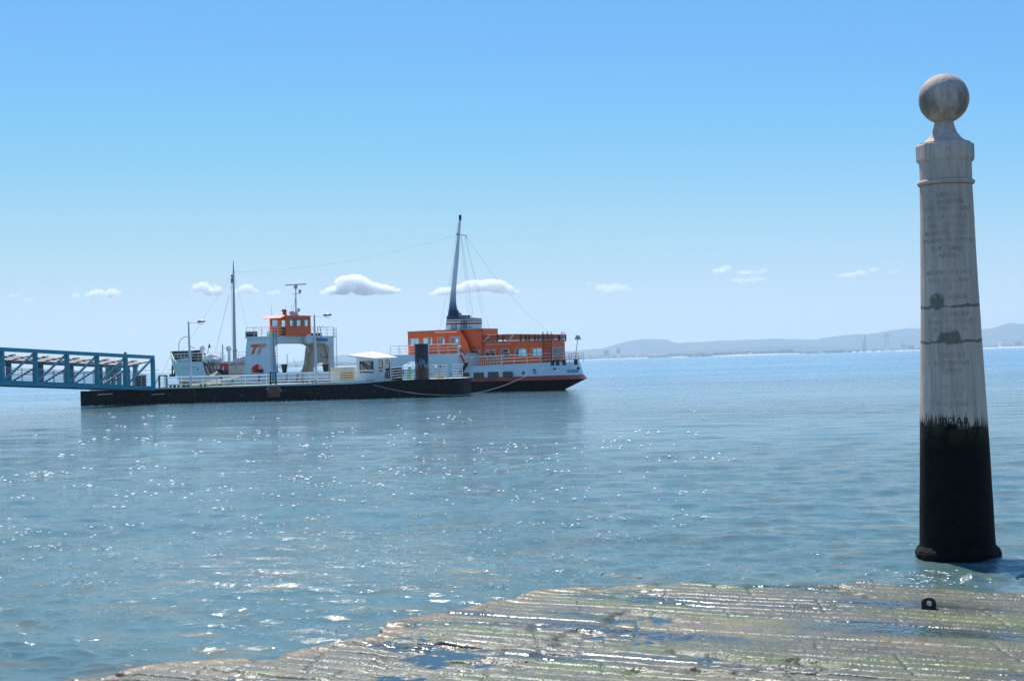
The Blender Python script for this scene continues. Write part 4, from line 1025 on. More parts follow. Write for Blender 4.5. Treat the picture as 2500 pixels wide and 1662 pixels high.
mb = MB(); a = uz(r4(1993, 452), VL + .3); b = uz(r4(1993, 388), VL + .3); mb.tube([a, b], .12, 8); mb.build('exhaust_pipe', DARK, ferry, True)
mb = MB()
for x0, x1 in ((2012, 2025), (2038, 2055)):
    mb.tube([uz(r4(x0 - 4, 450), VL + .6), uz(r4(x0 + 6, 345), VL + .6), uz(r4(x1, 345), VL + .6), uz(r4(x1 + 2, 450), VL + .6)], .025, 6)
mb.build('hand_rail', GREY, ferry, True)

# funnel with its mast -----------------------------------------------
VF = 5.5
uf0 = F(r4(656, 318), VF)[0]; uf1 = F(r4(1038, 318), VF)[0]
zf0 = ZU + .06
def fz4(x, y): return F(r4(x, y), VF)
prof = [(655, 318), (1038, 318), (1036, 183), (960, 165), (905, 152), (830, 147)]   # body outline bottom..top of casing
zt_r = fz4(1036, 183)[1]; zt_l = fz4(810, 145)[1]
def fun_sec(u_l, u_r, z_l, z_r, hw):             # one ring of the funnel, rounded plan
    out = []; n = 28
    for k in range(n):
        a = 2 * math.pi * k / n; cu = (u_l + u_r) / 2; ru = (u_r - u_l) / 2; c_, s_ = math.cos(a), math.sin(a)
        uu = cu + ru * math.copysign(abs(c_) ** .75, c_); vv = VF + hw * math.copysign(abs(s_) ** .6, s_)
        zz = z_l + (z_r - z_l) * ((uu - u_l) / max(1e-6, u_r - u_l)); out.append((uu, vv, zz))
    return out
def loft(secs, cap=True):
    mb = MB(); n = len(secs[0]); vs = [p for s in secs for p in s]
    fs = [(i * n + k, i * n + (k + 1) % n, (i + 1) * n + (k + 1) % n, (i + 1) * n + k) for i in range(len(secs) - 1) for k in range(n)]
    if cap: fs += [tuple(range(n)), tuple((len(secs) - 1) * n + k for k in range(n))]
    mb.add(vs, fs); return mb
bands = [(318, 262, WHITE), (262, 238, BOOT), (238, 224, WHITE), (224, 211, NAVY), (211, 200, WHITE), (200, None, NAVY)]
def lx(y): return 655 + (318 - y) * .148      # left edge of the base in r4 pixels
fun = bpy.data.objects.new('funnel', None); col.objects.link(fun); fun.parent = ferry
for (y0, y1, m) in bands:
    if y1 is not None:
        s = [fun_sec(fz4(lx(y), 300)[0], uf1, fz4(lx(y), y)[1], fz4(1036, y - 8)[1], 1.15) for y in (y0, y1)]
        loft(s, False).build('funnel_band', m, fun, True)
    else:
        s = [fun_sec(fz4(lx(y0), 300)[0], uf1, fz4(lx(y0), y0)[1], fz4(1036, y0 - 8)[1], 1.15), fun_sec(fz4(lx(160), 300)[0], uf1, fz4(lx(150), 150)[1], zt_r, 1.15)]
        loft(s).build('funnel_cap', m, fun, True)
# mast: left edge and right edge traced, elliptical sections; navy at the foot fading by bands of paint to grey
LE = [(443, 1260), (450, 1215), (458, 1130), (466, 1040), (478, 930), (492, 790), (514, 600), (540, 350), (552, 230), (560, 165), (563, 122)]
RE_ = [(600, 1262), (556, 1232), (526, 1180), (516, 1120), (514, 1040), (520, 930), (530, 790), (548, 600), (563, 350), (573, 230), (577, 165), (575, 122)]
def ex(l, y):
    l = sorted(l, key=lambda p: p[1])
    return interp([(b, a) for a, b in l], y)
ys = [1262, 1245, 1228, 1205, 1180, 1150, 1110, 1060, 1000, 930, 790, 600, 350, 230, 165, 122]
secs = []
for y in ys:
    a = F(r5(ex(LE, y), y), VF); b = F(r5(ex(RE_, y), y), VF); secs.append(fun_sec(a[0], b[0], a[1], a[1], min(.55, (b[0] - a[0]) * .5)))
mm_ = mat('funnel_mast_paint', (.30, .34, .42), .45, var=.06)
nt = mm_.node_tree; tc = nd(nt, 'ShaderNodeTexCoord'); sp = nd(nt, 'ShaderNodeSeparateXYZ'); nt.links.new(tc.outputs['Object'], sp.inputs[0])
mr = nd(nt, 'ShaderNodeMapRange'); mr.inputs['From Min'].default_value = secs[3][0][2]; mr.inputs['From Max'].default_value = secs[9][0][2]; nt.links.new(sp.outputs[2], mr.inputs[0])
rp = nd(nt, 'ShaderNodeValToRGB'); rp.color_ramp.elements[0].color = (.014, .03, .075, 1); rp.color_ramp.elements[1].color = (.62, .66, .74, 1)
nt.links.new(mr.outputs[0], rp.inputs[0]); nt.links.new(rp.outputs[0], nt.nodes['Principled BSDF'].inputs['Base Color'])
fmast = loft(secs).build('mast', mm_, fun, True)
mb = MB()
for k in range(46):
    y = 1200 - k * 22
    if y < 190: break
    a = uz(r5(ex(LE, y), y), VF); mb.bar((a.x - .28, VF, a.z), (a.x + .05, VF, a.z), .035)
mb.build('mast_steps', GREY, fmast)
mb = MB(); a = uz(r5(528, 330), VF); b = uz(r5(638, 345), VF); mb.tube([a, b], .04, 6); mb.tube([b, b + Vector((0, 0, -.35))], .03, 6); mb.ball(uz(r5(548, 335), VF), .16, 6); mb.build('crosstree', DARK, fmast)
mb = MB()
for y in (128, 142, 158): p = uz(r5(569, y), VF); mb.tube([p - Vector((0, 0, .14)), p + Vector((0, 0, .12))], .14, 8)
mb.build('mast_light', DARK, fmast)
mb = MB(); q = [uz(r4(x, y), VF - 1.17) for x, y in ((700, 312), (755, 312), (755, 250), (704, 250))]; mb.add([tuple(p) for p in q], [(0, 1, 2, 3)])
w_ = mb.build('door', mat('door_pale', (.40, .50, .52), .5), fun)
mb = MB(); [mb.bar(q[i], q[(i + 1) % 4], .05) for i in range(4)]; mb.build('door_frame', DARK, w_)
mb = MB()
for (x0, y0, x1, y1) in ((822, 205, 808, 315), (850, 200, 835, 315), (850, 200, 862, 315), (878, 205, 878, 315), (905, 287, 942, 287)):
    mb.tube([uz(r4(x0, y0), VF - 1.22), uz(r4(x1, y1), VF - 1.22)], .035, 5)
mb.build('pipework', DARK, fun)
mb = MB(); a = uz(r4(890, 158), VF)
for s in (-.5, -.2, .15): mb.tube([(a.x + s, VF, a.z - .2), (a.x + s, VF, a.z + .12)], .12, 8)
mb.bar((a.x - .7, VF, a.z + .1), (a.x + .5, VF, a.z - .02), .1); mb.tube([uz(r4(813, 150), VF), uz(r4(813, 112), VF)], .04, 6); mb.build('exhaust_pipe', DARK, fun)

# rigging
def wire(a, b, drop=0, r=.008, nm='rigging_wire'):
    mb = MB(); mb.tube(sag(a, b, drop, 12), r, 4); return mb.build(nm, WIRE, ferry)
hd_ = uz(r5(545, 335), VF); hr = uz(r5(630, 348), VF)
wire(uz((570, 664), 5.5), hd_, 0.9)
wire(uz(r5(547, 400), VF), uz(r5(336, 1405), 1.5)); wire(hr, uz(r5(850, 1400), 2.6)); wire(uz(r5(612, 348), VF), uz(r5(898, 1400), 6.5))
wire(uz(r5(585, 345), VF), uz(r5(715, 1250), 5)); wire(uz(r5(575, 345), VF), uz(r5(660, 1250), 4.4)); wire(uz(r5(580, 345), VF), uz(r5(695, 1250), 5.8))
wire(hr, uz(r5(1570, 1440), 5), .8)
ft = uz((570, 665), 5.5)
wire(ft, uz(r2(205, 1095), 5.5)); wire(ft, uz(r2(590, 1095), 10.5)); wire(ft, uz(r2(940, 830), 2)); wire(ft + Vector((0, 0, -1)), uz(r2(560, 1150), 1))
wire(uz(r6(895, 0), 5.5), uz(r6(715, 210), 2.4)); 
for (x, y0, y1) in ((580, 40, 235), (930, 30, 160)): wire(uz(r6(x, y0), 3), uz(r6(x + 22, y1), 3), r=.015, nm='antenna')

# stern --------------------------------------------------------------
def edge(u, ins=.12): z_, b_, e_, hb, Lb, Ls = levels[5]; return BEAM / 2 - max(0, hbeam(u, b_, e_, hb, Lb, Ls) - ins)
pts = []
u0_ = F(r4(915, 770), 0)[0]; ue = UE['top'] - .12
for t in [i / 14 for i in range(15)]: u = u0_ + (ue - 5.0 - u0_) * t; pts.append((u, edge(u), ztop(u, 0)))
rl(pts, h=.9, nbar=3, post=3.2, brace=False)
pts = []
for i in range(13):
    a = math.pi / 2 * i / 12; u = ue - 5 * (1 - math.sin(a)); pts.append((u, BEAM / 2 - 5.15 * math.cos(a), ztop(u, 0)))
pts += [(p[0], BEAM - p[1], p[2]) for p in reversed(pts[:-1])]
mb = MB()
for k in range(3): mb.tube([Vector(p) + Vector((0, 0, .9 * (k + 1) / 3)) for p in pts], .022, 6)
for p in pts[::2]: mb.tube([p, Vector(p) + Vector((0, 0, .9))], .022, 6)
mb.build('railing', RAILW, ferry, True)
rl([(u, BEAM - edge(u), ztop(u, 1)) for u in (u0_, u0_ + 5, u0_ + 10, ue - 5)], h=.9, post=2)
for (x, y, v) in ((1912, 700, .8), (1972, 690, .9), (2050, 695, 2.5), (2192, 690, 4)):
    a = uz(r4(x, y), v); mb = MB(); mb.lathe([(.2, ztop(a.x, 0) - .3), (.16, a.z), (.24, a.z), (.24, a.z + .12), (.1, a.z + .12)], 12, (a.x, v)); mb.build('bollard', DARK, ferry, True)
a = uz(r4(2180, 690), 4.5); b = uz(r4(2215, 425), 4.5); mb = MB(); mb.tube([(a.x, 4.5, 2.7), a, b], .035, 6); mb.box(b.x - .22, b.x + .22, 4.3, 4.7, b.z - .1, b.z + .12); mb.box(b.x - .15, b.x + .15, 4.35, 4.65, b.z + .12, b.z + .32); mb.build('stern_light', GREY, ferry)
# hull windows and portholes, set on the shell
def hull_v(u, z):
    if u < UE['top'] - 6: t = (z - 1.5) / 1.2
    else: t = (z - 1.5) / 1.2
    a = levels[3]; b = levels[5]; h = hbeam(u, a[1], a[2], a[3], a[4], a[5]) * (1 - t) + hbeam(u, b[1], b[2], b[3], b[4], b[5]) * t
    return BEAM / 2 - h
def on_hull(p):
    v = 0
    for _ in range(8): u, z = F(p, v); v = hull_v(u, z)
    return u, v, z
for i, (x0, y0, x1, y1) in enumerate(((822, 835, 915, 900), (970, 830, 1087, 896), (1143, 824, 1263, 890), (1320, 820, 1447, 886))):
    a = on_hull(r4(x0, y1)); b = on_hull(r4(x1, y0)); v = min(a[1], b[1])
    loop = rrect(a[0], b[0], a[2], b[2], .08)
    mb = MB(); mb.plate([loop], lambda p, q: (p, v - .02, q), (0, .05, 0)); w_ = mb.build('window', DGLASS if i < 3 else DGLASS, ferry)
    mb = MB()
    for k in range(7): xx = a[0] + (b[0] - a[0]) * k / 6; mb.box(xx - .025, xx + .025, v - .05, v - .022, a[2], b[2])
    for k in range(3): zz_ = a[2] + (b[2] - a[2]) * k / 2; mb.box(a[0], b[0], v - .045, v - .021, zz_ - .02, zz_ + .02)
    mb.build('grille', mat('grille_brown', (.16, .13, .11), .7), w_)
for (x, y) in ((1562, 836), (1700, 831), (1924, 800), (2100, 788), (2222, 780)):
    u, v, z = on_hull(r4(x, y)); u2, v2, _ = u + .2, hull_v(u + .2, z), z
    nrm = Vector((v2 - v, -.2, 0)).normalized()
    mb = MB(); mb.tube([Vector((u, v, z)) - nrm * .05, Vector((u, v, z)) + nrm * .04], .19, 14); p_ = mb.build('porthole', FRAMEM, ferry, True)
    mb = MB(); mb.tube([Vector((u, v, z)) + nrm * .035, Vector((u, v, z)) + nrm * .05], .15, 14); mb.build('pane', DGLASS, p_)
# name on the stern, wrapped round the shell
vs, fs = text_mesh('EBORENSE', .42, .02)
ua_ = on_hull(r7(712, 780))[0]; zt = 1.72
xs0 = min(v.x for v in vs); arc = [(ua_, hull_v(ua_, 1.85))]
tot = 0; tab = [(0, ua_, 1)]; h = math.sqrt(max(0, 1 - (1 - (UE['red'] + .3 * (UE['top'] - UE['red']) - ua_) / 5.5) ** 2))
ueN = UE['red'] + .3 * (UE['top'] - UE['red']); a0 = math.acos(min(1, (1 - (ueN - ua_) / 5.5)))
arcpts = []; a = a0; L_ = 0; last = None
while a > -1.5:
    u = ueN - 5.5 * (1 - math.cos(a)); v = BEAM / 2 - 5.5 * math.sin(a)
    if last: L_ += math.hypot(u - last[0], v - last[1])
    arcpts.append((L_, u, v, a)); last = (u, v); a -= .01
mb = MB(); out = []
for p in vs:
    s_ = (p.x - xs0); z = zt + p.y
    for q0_, q1_ in zip(arcpts, arcpts[1:]):
        if q1_[0] >= s_: break
    t = (s_ - q0_[0]) / max(1e-6, q1_[0] - q0_[0]); u = q0_[1] + (q1_[1] - q0_[1]) * t; a = q0_[3]
    tt = (z - 1.5) / 1.2
    ueZ = UE['red'] * (1 - tt) + UE['top'] * tt; u += ueZ - ueN
    hh = BEAM / 2 - (q0_[2] + (q1_[2] - q0_[2]) * t)
    nx, ny = math.cos(a), -math.sin(a); d = .03 + p.z
    out.append((u + nx * d, BEAM / 2 - hh + ny * d, z))
mb.add(out, fs); mb.build('ship_name', LETTER, ferry)
# davit post and folded gangway beside the casing
mb = MB(); a = uz(r3(1835, 700), -.3); b = uz(r3(1835, 425), -.3); mb.bar(a, b, .12); mb.ball(uz(r3(1855, 440), -.3), .16, 7); mb.build('davit', WHITE, ferry, True)
mb = MB(); a = uz(r3(1845, 850), -.5); b = uz(r3(1950, 705), -.5)
for s in (0, .35): mb.tube([a + Vector((s, 0, 0)), b + Vector((s * .4, 0, 0))], .09, 7)
for k in range(6): p = a.lerp(b, k / 6); mb.bar(p, p + Vector((.38, 0, 0)), .08)
mb.ball(b, .2, 7); mb.build('folded_ladder', DARK, ferry, True)
mb = MB(); mb.tube([uz(r3(1862, 560), -.1), uz(r3(1930, 690), -.1)], .12, 8); mb.build('hose', RED, ferry, True)
mb = MB(); mb.tube([uz(r3(1865, 470), .4), uz(r3(1945, 570), .4)], .05, 6); mb.build('stay_rod', DARK, ferry)
# ------------------------------------------------------------------ pontoon barge
gA = G(197, 990.5); gB = G(840, 974.8)
angB = math.atan2(gB.y - gA.y, gB.x - gA.x)
BF = Frame((gA.x, gA.y), angB); barge = empty('pontoon_barge', (gA.x, gA.y, 0), angB, label='long low black pontoon barge with railed deck moored in front of the ferry', cat='barge')
def bz(p, v): u, z = BF.at(p[0], p[1], v); return Vector((u, v, z))
ZB = BF.at(500, 946.5, 0)[1]; uE = BF.at(1096, 930, 0)[0]; uR = BF.at(953, 930, 0)[0]; ZB2 = BF.at(1060, 924.5, 0)[1]; uTip = BF.at(1133, 925, 1.6)[0]
print('barge', ZB, ZB2, uE, uTip)
BW = 6.5
top = [(0, 0), (uE, 0)]
for i in range(1, 9):
    a = R(90 * i / 8); top.append((uE + (uTip - uE) * math.sin(a), 1.9 * (1 - math.cos(a))))
top += [(uTip, BW - 1.9)]
for i in range(1, 9):
    a = R(90 * i / 8); top.append((uE + (uTip - uE) * math.cos(a), BW - 1.9 * (1 - math.sin(a))))
top += [(0, BW)]
def zt(u): return ZB if u < uR - 3 else ZB + (ZB2 - ZB) * min(1, (u - uR + 3) / 4)
mb = MB(); low = [(p[0], p[1]) for p in top]
pl = []
for p, q in zip(low, low[1:] + low[:1]):
    L_ = math.hypot(q[0] - p[0], q[1] - p[1]); n_ = max(1, int(L_ / 1.5)); pl += [(p[0] + (q[0] - p[0]) * k / n_, p[1] + (q[1] - p[1]) * k / n_) for k in range(n_)]
n = len(pl); vs = [(p[0], p[1], -.9) for p in pl] + [(p[0], p[1], zt(p[0])) for p in pl]
mb.add(vs, [(i, (i + 1) % n, n + (i + 1) % n, n + i) for i in range(n)])
mb.cur = 1
tri = tessellate_polygon([[Vector((p[0], p[1], 0)) for p in pl]]); mb.add([(p[0], p[1], zt(p[0])) for p in pl], [tuple(t) for t in tri])
mb.build('hull', [BLACK, DECK], barge, smooth=False)
# rubbing strips, welded studs, deck coaming
mb = MB()
for x in (860, 1120): pass
for k in range(int(uE / 2.6)):
    mb = MB(); mb.bar((.8 + k * 2.6, -.02, ZB - .06), (.8 + k * 2.6, -.02, -.3), .04, .03); mb.build('hull_frame', BLACK, barge)
mb = MB(); rr_ = random.Random(3)
for k in range(16):
    u = rr_.uniform(4, uE - 1); z = rr_.uniform(.3, 1.1); mb.bar((u, -.02, z), (u + rr_.uniform(.1, .25), -.02, z + .03), .05, .02)
mb.build('weld_marks', GREY, barge)
mb = MB()
for (x0, y0, x1, y1) in ((238, 963, 275, 961), (370, 963, 402, 961)):
    mb.bar(bz((x0, y0), -.06), bz((x1, y1), -.06), .07, .05)
mb.build('bare_metal_strip', RAILW, barge)
mb = MB(); uc = bz((330, 948), 0).x; mb.box(bz((378, 948), 0).x + .05, uR - 2, .02, .32, ZB + .003, ZB + .13); mb.box(bz((215, 950), 0).x, bz((268, 950), 0).x, .3, 2.5, ZB, ZB + .12); mb.build('deck_coaming', PGREEN, barge)
mb = MB(); a = bz((955, 932), 0).x; mb.add([(a - .2, .02, zt(a) + .01), (uE, .02, ZB2 + .01), (uE, 1.2, ZB2 + .01), (a - .2, 1.2, zt(a) + .01)], [(0, 1, 2, 3)]); mb.build('plank_strip', IVORY, barge)
# front railing
def brail(x0, x1, v=.18, nb=4, h=None, post=1.85, name='railing'):
    u0_ = bz((x0, 940), v).x; u1_ = bz((x1, 940), v).x; n_ = max(2, int((u1_ - u0_) / 2)); pts = [(u0_ + (u1_ - u0_) * i / n_, v, zt(u0_ + (u1_ - u0_) * i / n_)) for i in range(n_ + 1)]
    return rail(name, pts, h or 1.12, nb, post, r=.032, parent=barge)
brail(405, 655, nb=3, h=1.0); brail(676, 935, nb=5, h=1.12); brail(955, 1012, nb=5, h=1.14); 
brail(1050, 1094, nb=5, h=1.2); 
pts = [(bz((1106, 930), .5).x, .5, ZB2), (uTip - .9, 1.3, ZB2), (uTip - .3, 2.4, ZB2)]; rail('railing', pts, 1.2, 5, 1.2, r=.032, parent=barge)
rail('railing', [(1, BW - .2, ZB), (uR - 3, BW - .2, ZB)], 1.05, 3, 2.2, parent=barge)
# information board in a dark frame, gate frame at the gangway foot
def frame_board(x0, x1, yt, yb, v, m, nm, lab):
    a = bz((x0, yb), v); b = bz((x1, yt), v); mb = MB()
    for p, q in (((a.x, zt(a.x)), (a.x, b.z)), ((b.x, zt(b.x)), (b.x, b.z)), ((a.x - .06, b.z), (b.x + .06, b.z)), ((a.x, zt(a.x) + .25), (b.x, zt(a.x) + .25))):
        mb.bar((p[0], v, p[1]), (q[0], v, q[1]), .11)
    f = mb.build(nm, DARK, barge)
    mb = MB(); mb.box(a.x + .12, b.x - .12, v - .02, v + .02, zt(a.x) + .4, b.z - .1); mb.build('panel', m, f)
frame_board(661, 673, 909, 939, .12, mat('blue_panel', (.16, .32, .42), .5), 'notice_board', None)
a = bz(r1(1525, 1340), .8); b = bz(r1(1595, 1240), .8); mb = MB()
mb.bar((a.x, .8, ZB), (a.x, .8, b.z), .12); mb.bar((b.x, .8, ZB), (b.x, .8, b.z), .12); mb.bar((a.x, .8, b.z), (b.x, .8, b.z), .1)
for k in range(5): z = ZB + (b.z - ZB) * (k + .5) / 5; mb.bar((a.x - .1, .8, z), (a.x + .1, .8, z), .07); mb.bar((b.x - .3, .8, z + .1), (b.x, .8, z - .1), .06)
mb.bar((a.x - .7, .8, ZB), (a.x, .8, b.z - .1), .06); mb.build('gate_frame', DARK, barge)
for (x, w_) in ((1645, 30), (1680, 25), (1770, 14), (1935, 14)):
    a = bz(r1(x, 1350), .5); mb = MB(); mb.lathe([(.14, ZB), (.11, ZB + .3), (.2, ZB + .3), (.2, ZB + .4)], 10, (a.x - .12, .5)); mb.lathe([(.14, ZB), (.11, ZB + .3), (.2, ZB + .3), (.2, ZB + .4)], 10, (a.x + .3, .5)); mb.box(a.x - .35, a.x + .5, .3, .7, ZB, ZB + .06); mb.build('bollard', DARK, barge, True)
for x in (740, 750, 763, 770):
    a = bz((x, 940), .1); mb = MB(); mb.tube([(a.x, .1, ZB - .1), (a.x, .1, ZB + .35)], .035, 6); mb.bar((a.x - .12, .1, ZB + .35), (a.x + .12, .1, ZB + .35), .07); mb.build('cleat', DARK, barge)
for (x0, y0) in ((650, 948), (680, 948)):
    mb = MB(); pts = [bz((x0, y0 + 2), -.08), bz((x0 + 1, y0), -.1), bz((x0 + 5, y0 + 1), -.1), bz((x0 + 7, y0 + 5), -.08), bz((x0 + 7, y0 + 9), -.06)]; mb.tube(pts, .05, 6); mb.build('rope_end', ROPE, barge, True)
mb = MB(); mb.box(bz((653, 948), 0).x, bz((684, 948), 0).x, -.12, -.02, .35, ZB - .05); mb.build('fender_pad', RUST, barge)
# generator box
a = bz((808, 932), 2.2); b = bz((866, 897), 2.2); mb = MB(); mb.box(a.x, b.x, 2.2, 4.2, ZB + .1, b.z); mb.box(a.x - .05, b.x + .05, 2.15, 4.25, b.z, b.z + .06)
gx = mb.build('generator_box', IVORY, barge); mb = MB(); gx0 = bz((831, 910), 2.2).x; gx1 = bz((862, 910), 2.2).x; z0, z1 = bz((840, 927), 2.2).z, bz((840, 908), 2.2).z
for k in range(9): zz_ = z0 + (z1 - z0) * k / 9; mb.box(gx0, gx1, 2.16, 2.198, zz_, zz_ + .055)
mb.build('grille', AMBER, gx)
mb = MB()
for k in range(9): mb.box(a.x + .3 + k * .27, a.x + .36 + k * .27, 2.17, 2.2, b.z - .32, b.z - .26)
mb.build('rivets', DARK, gx)
# ticket booth, turned a little
cN = bz(r3(520, 900), .9); bo = empty('booth', (cN.x, .9, ZB), R(-24)); bo.parent = barge
bw = 2.3; bd = 2.3; zN = bz(r3(520, 636), .9).z - ZB; zL = zN + .30
mb = MB()
def bfun(u, v, z): return (u, v, z)
# front wall u from -bw..0 at v=0 ; right wall v 0..bd at u=0
def lw(u0_, u1_): pass
win = rrect(-bw + .36, -.32, .92, zN - .12 + .0, .12)
mb.plate([[(-bw, 0), (0, 0), (0, zN), (-bw, zL)], win], lambda a, b: (a, 0, b), (0, .06, 0))
w2 = rrect(.35, .95, .95, zN - .08, .08); w3 = rrect(1.3, 1.95, .95, zN - .06, .08)
mb.plate([[(0.06, 0), (bd, 0), (bd, zN + .12), (0.06, zN)], w2, w3], lambda a, b: (0, a, b), (-.06, 0, 0))
mb.plate([rect(-bw, 0, 0, zN)], lambda a, b: (a, bd, b), (0, -.06, 0)); mb.plate([rect(.06, bd - .06, 0, zN)], lambda a, b: (-bw + .06, a, b), (-.06, 0, 0))
mb.build('booth_wall', WHITE, bo)
mb = MB(); e = .35
mb.add([(-bw - .75, -e, zL + .05), (0 + .05, -e, zN + .0), (.45, bd + .3, zN + .05), (-bw - .2, bd + .3, zL + .35), (-bw - .75, -e, zL + .17), (.05, -e, zN + .12), (.45, bd + .3, zN + .17), (-bw - .2, bd + .3, zL + .47)],
       [(3, 2, 1, 0), (4, 5, 6, 7), (0, 1, 5, 4), (1, 2, 6, 5), (2, 3, 7, 6), (3, 0, 4, 7)]); mb.build('roof', mat('booth_roof', (.85, .85, .83), .35, var=.03), bo)
def bwin(loop, ax):
    xs = [p[0] for p in loop]; cx = (min(xs) + max(xs)) / 2; ys = [p[1] for p in loop]; cy = (min(ys) + max(ys)) / 2
    inn = [(cx + (p[0] - cx) * .93, cy + (p[1] - cy) * .93) for p in loop]; f3 = (lambda a, b: (a, -.015, b)) if ax == 'v' else (lambda a, b: (.015, a, b)); of = (0, .05, 0) if ax == 'v' else (-.05, 0, 0)
    mb = MB(); mb.plate([loop, inn], f3, of); w_ = mb.build('window', DARK, bo); mb = MB(); f4 = (lambda a, b: (a, .02, b)) if ax == 'v' else (lambda a, b: (-.02, a, b)); mb.plate([inn], f4, (0, .01, 0) if ax == 'v' else (-.01, 0, 0)); return mb.build('pane', glass('booth_glass', (.55, .5, .42), .35), w_)
bwin(win, 'v'); bwin(w2, 'u'); bwin(w3, 'u')
mb = MB(); mb.box(-bw + .3, -.3, 1.1, 1.5, .5, 1.35); mb.build('counter', mat('counter_tan', (.5, .38, .22), .6), bo)
# clutter on the deck by the booth: keypad board, tyres, green pump, planks
mb = MB(); a = bz(r3(655, 935), .6); b = bz(r3(745, 845), .6); mb.box(a.x, b.x, .6, .75, a.z, b.z); mb.bar((b.x + .1, .6, ZB), (b.x + .1, .6, b.z + .15), .08); kb = mb.build('equipment_cabinet', DARK, barge)
mb = MB()
for i in range(4):
    for j in range(3): mb.box(a.x + .1 + i * .18, a.x + .2 + i * .18, .585, .6, a.z + .12 + j * .22, a.z + .22 + j * .22)
mb.build('labels', GREY, kb)
for (x, y, v) in ((870, 850, 2.2), (860, 905, 2.4)):
    c = bz(r3(x, y), v); mb = MB(); mb.torus((c.x, v, c.z), .42, .13, 'y'); mb.build('tyre_fender', RUBBER, barge, True)
a = bz(r3(1015, 960), 2.0); b = bz(r3(1075, 790), 2.0); mb = MB(); mb.box(a.x, b.x, 2.0, 2.5, zt(a.x), b.z); mb.tube([((a.x + b.x) / 2, 2.2, b.z), ((a.x + b.x) / 2, 2.2, b.z + .15)], .15, 8); mb.build('pump', mat('pump_green', (.05, .32, .22), .5), barge)
a = bz(r3(1125, 945), .8); mb = MB(); mb.ball((a.x, .9, ZB2 + .25), .26, 8, (1.3, 1, 1)); mb.build('net_bundle', mat('net_green', (.25, .5, .42), .9, var=.4, vscale=8), barge, True)
for (x0, x1, v) in ((735, 890, 2.8), ):
    a = bz(r3(x0, 785), v); b = bz(r3(x1, 785), v); mb = MB(); mb.box(a.x, b.x, v, v + .6, ZB, a.z); mb.box(a.x - .05, b.x + .05, v - .05, v + .65, a.z, a.z + .05); mb.build('deck_locker', DARK, barge)
for k in range(4):
    a = bz(r3(1500 + 22 * k, 935 - 6 * (k % 2)), .9); mb = MB(); mb.ball((a.x, .9 + .1 * k, ZB2 + .22), .22, 7, (1.2, 1, .9)); mb.bar((a.x - .3, .9, ZB2 + .1), (a.x + .25, .8, ZB2 + .55), .05); mb.build('rope_coil', ROPE, barge, True)
mb = MB(); mb.bar(bz(r3(1670, 930), .8), bz(r3(1745, 855), .8), .1, .06); mb.bar(bz(r3(1655, 935), .9), bz(r3(1660, 850), .9), .06); mb.build('prop_bar', DARK, barge)
mb = MB()
for (p, q, v) in ((r2(250, 1475), r2(860, 1370), 1.2), (r2(300, 1470), r2(640, 1440), 1.6), (r2(520, 1365), r2(600, 1320), 3.5)):
    mb.tube(sag(bz(p, v), bz(q, v), .1), .07, 6)
mb.build('hose', IVORY, barge, True)
mb = MB(); mb.box(bz(r3(350, 1000), .4).x, bz(r3(480, 1000), .4).x, .35, .6, ZB + .13, ZB + .35); mb.bar(bz(r3(360, 985), .3), bz(r3(400, 1015), .3), .1); mb.build('rope_guide', DARK, barge)

# lamp posts on the pontoon -----------------------------------------
def lamp_post(x_b, y_b, x_t, y_t, v, label, arc=False):
    b = bz((x_b, y_b), v); t = bz((x_t, y_t), v); w0 = BF.w(b.x, v, ZB); root = empty('lamp_post', w0, angB, label=label, cat='lamp post', group='lamp posts on the pontoon')
    h = t.z - ZB; dx = t.x - b.x; mb = MB()
    mb.lathe([(.22, 0), (.22, .03), (.13, .05), (.12, 1.6), (.075, h)], 12)
    for i, vtx in enumerate(mb.v): mb.v[i] = (vtx[0] + dx * vtx[2] / h, vtx[1], vtx[2])
    mb.build('pole', mat('post_paint', (.66, .69, .74), .45, var=.06), root, True)
    mb = MB(); mb.tube([(dx, 0, h - .12), (dx + 1.0, 0, h - .14)], .03, 7); mb.build('arm', GREY, root, True)
    mb = MB(); mb.ball((dx + 1.25, 0, h - .02), 1, 8, (.42, .2, .11)); mb.tube([(dx + 1.0, 0, h - .12), (dx + 1.15, 0, h - .3), (dx + 1.45, 0, h - .25)], .02, 5); mb.build('lamp_head', LAMP, root, True)
    if arc:
        q = [bz(r1(*p), v) for p in ((1800, 868), (1765, 872), (1735, 890), (1718, 915), (1711, 945), (1712, 1015))]
        q = [(p.x - b.x, 0, p.z - ZB) for p in q]; mb = MB(); mb.tube(q, .035, 7); mb.build('arc_pipe', GREY, root, True)
        c = bz(r1(1840, 968), v); mb = MB(); mb.bar((c.x - b.x - .35, 0, c.z - ZB + .12), (c.x - b.x + .25, 0, c.z - ZB - .1), .16, .06); mb.build('solar_plate', GREY, root)
    return root
lamp_post(466, 944, 460, 785, .45, 'pale lamp post with a bent side pipe near the bow of the ferry', True)
lamp_post(773, 938, 767, 769, .45, 'pale lamp post standing in front of the ferry gantry')

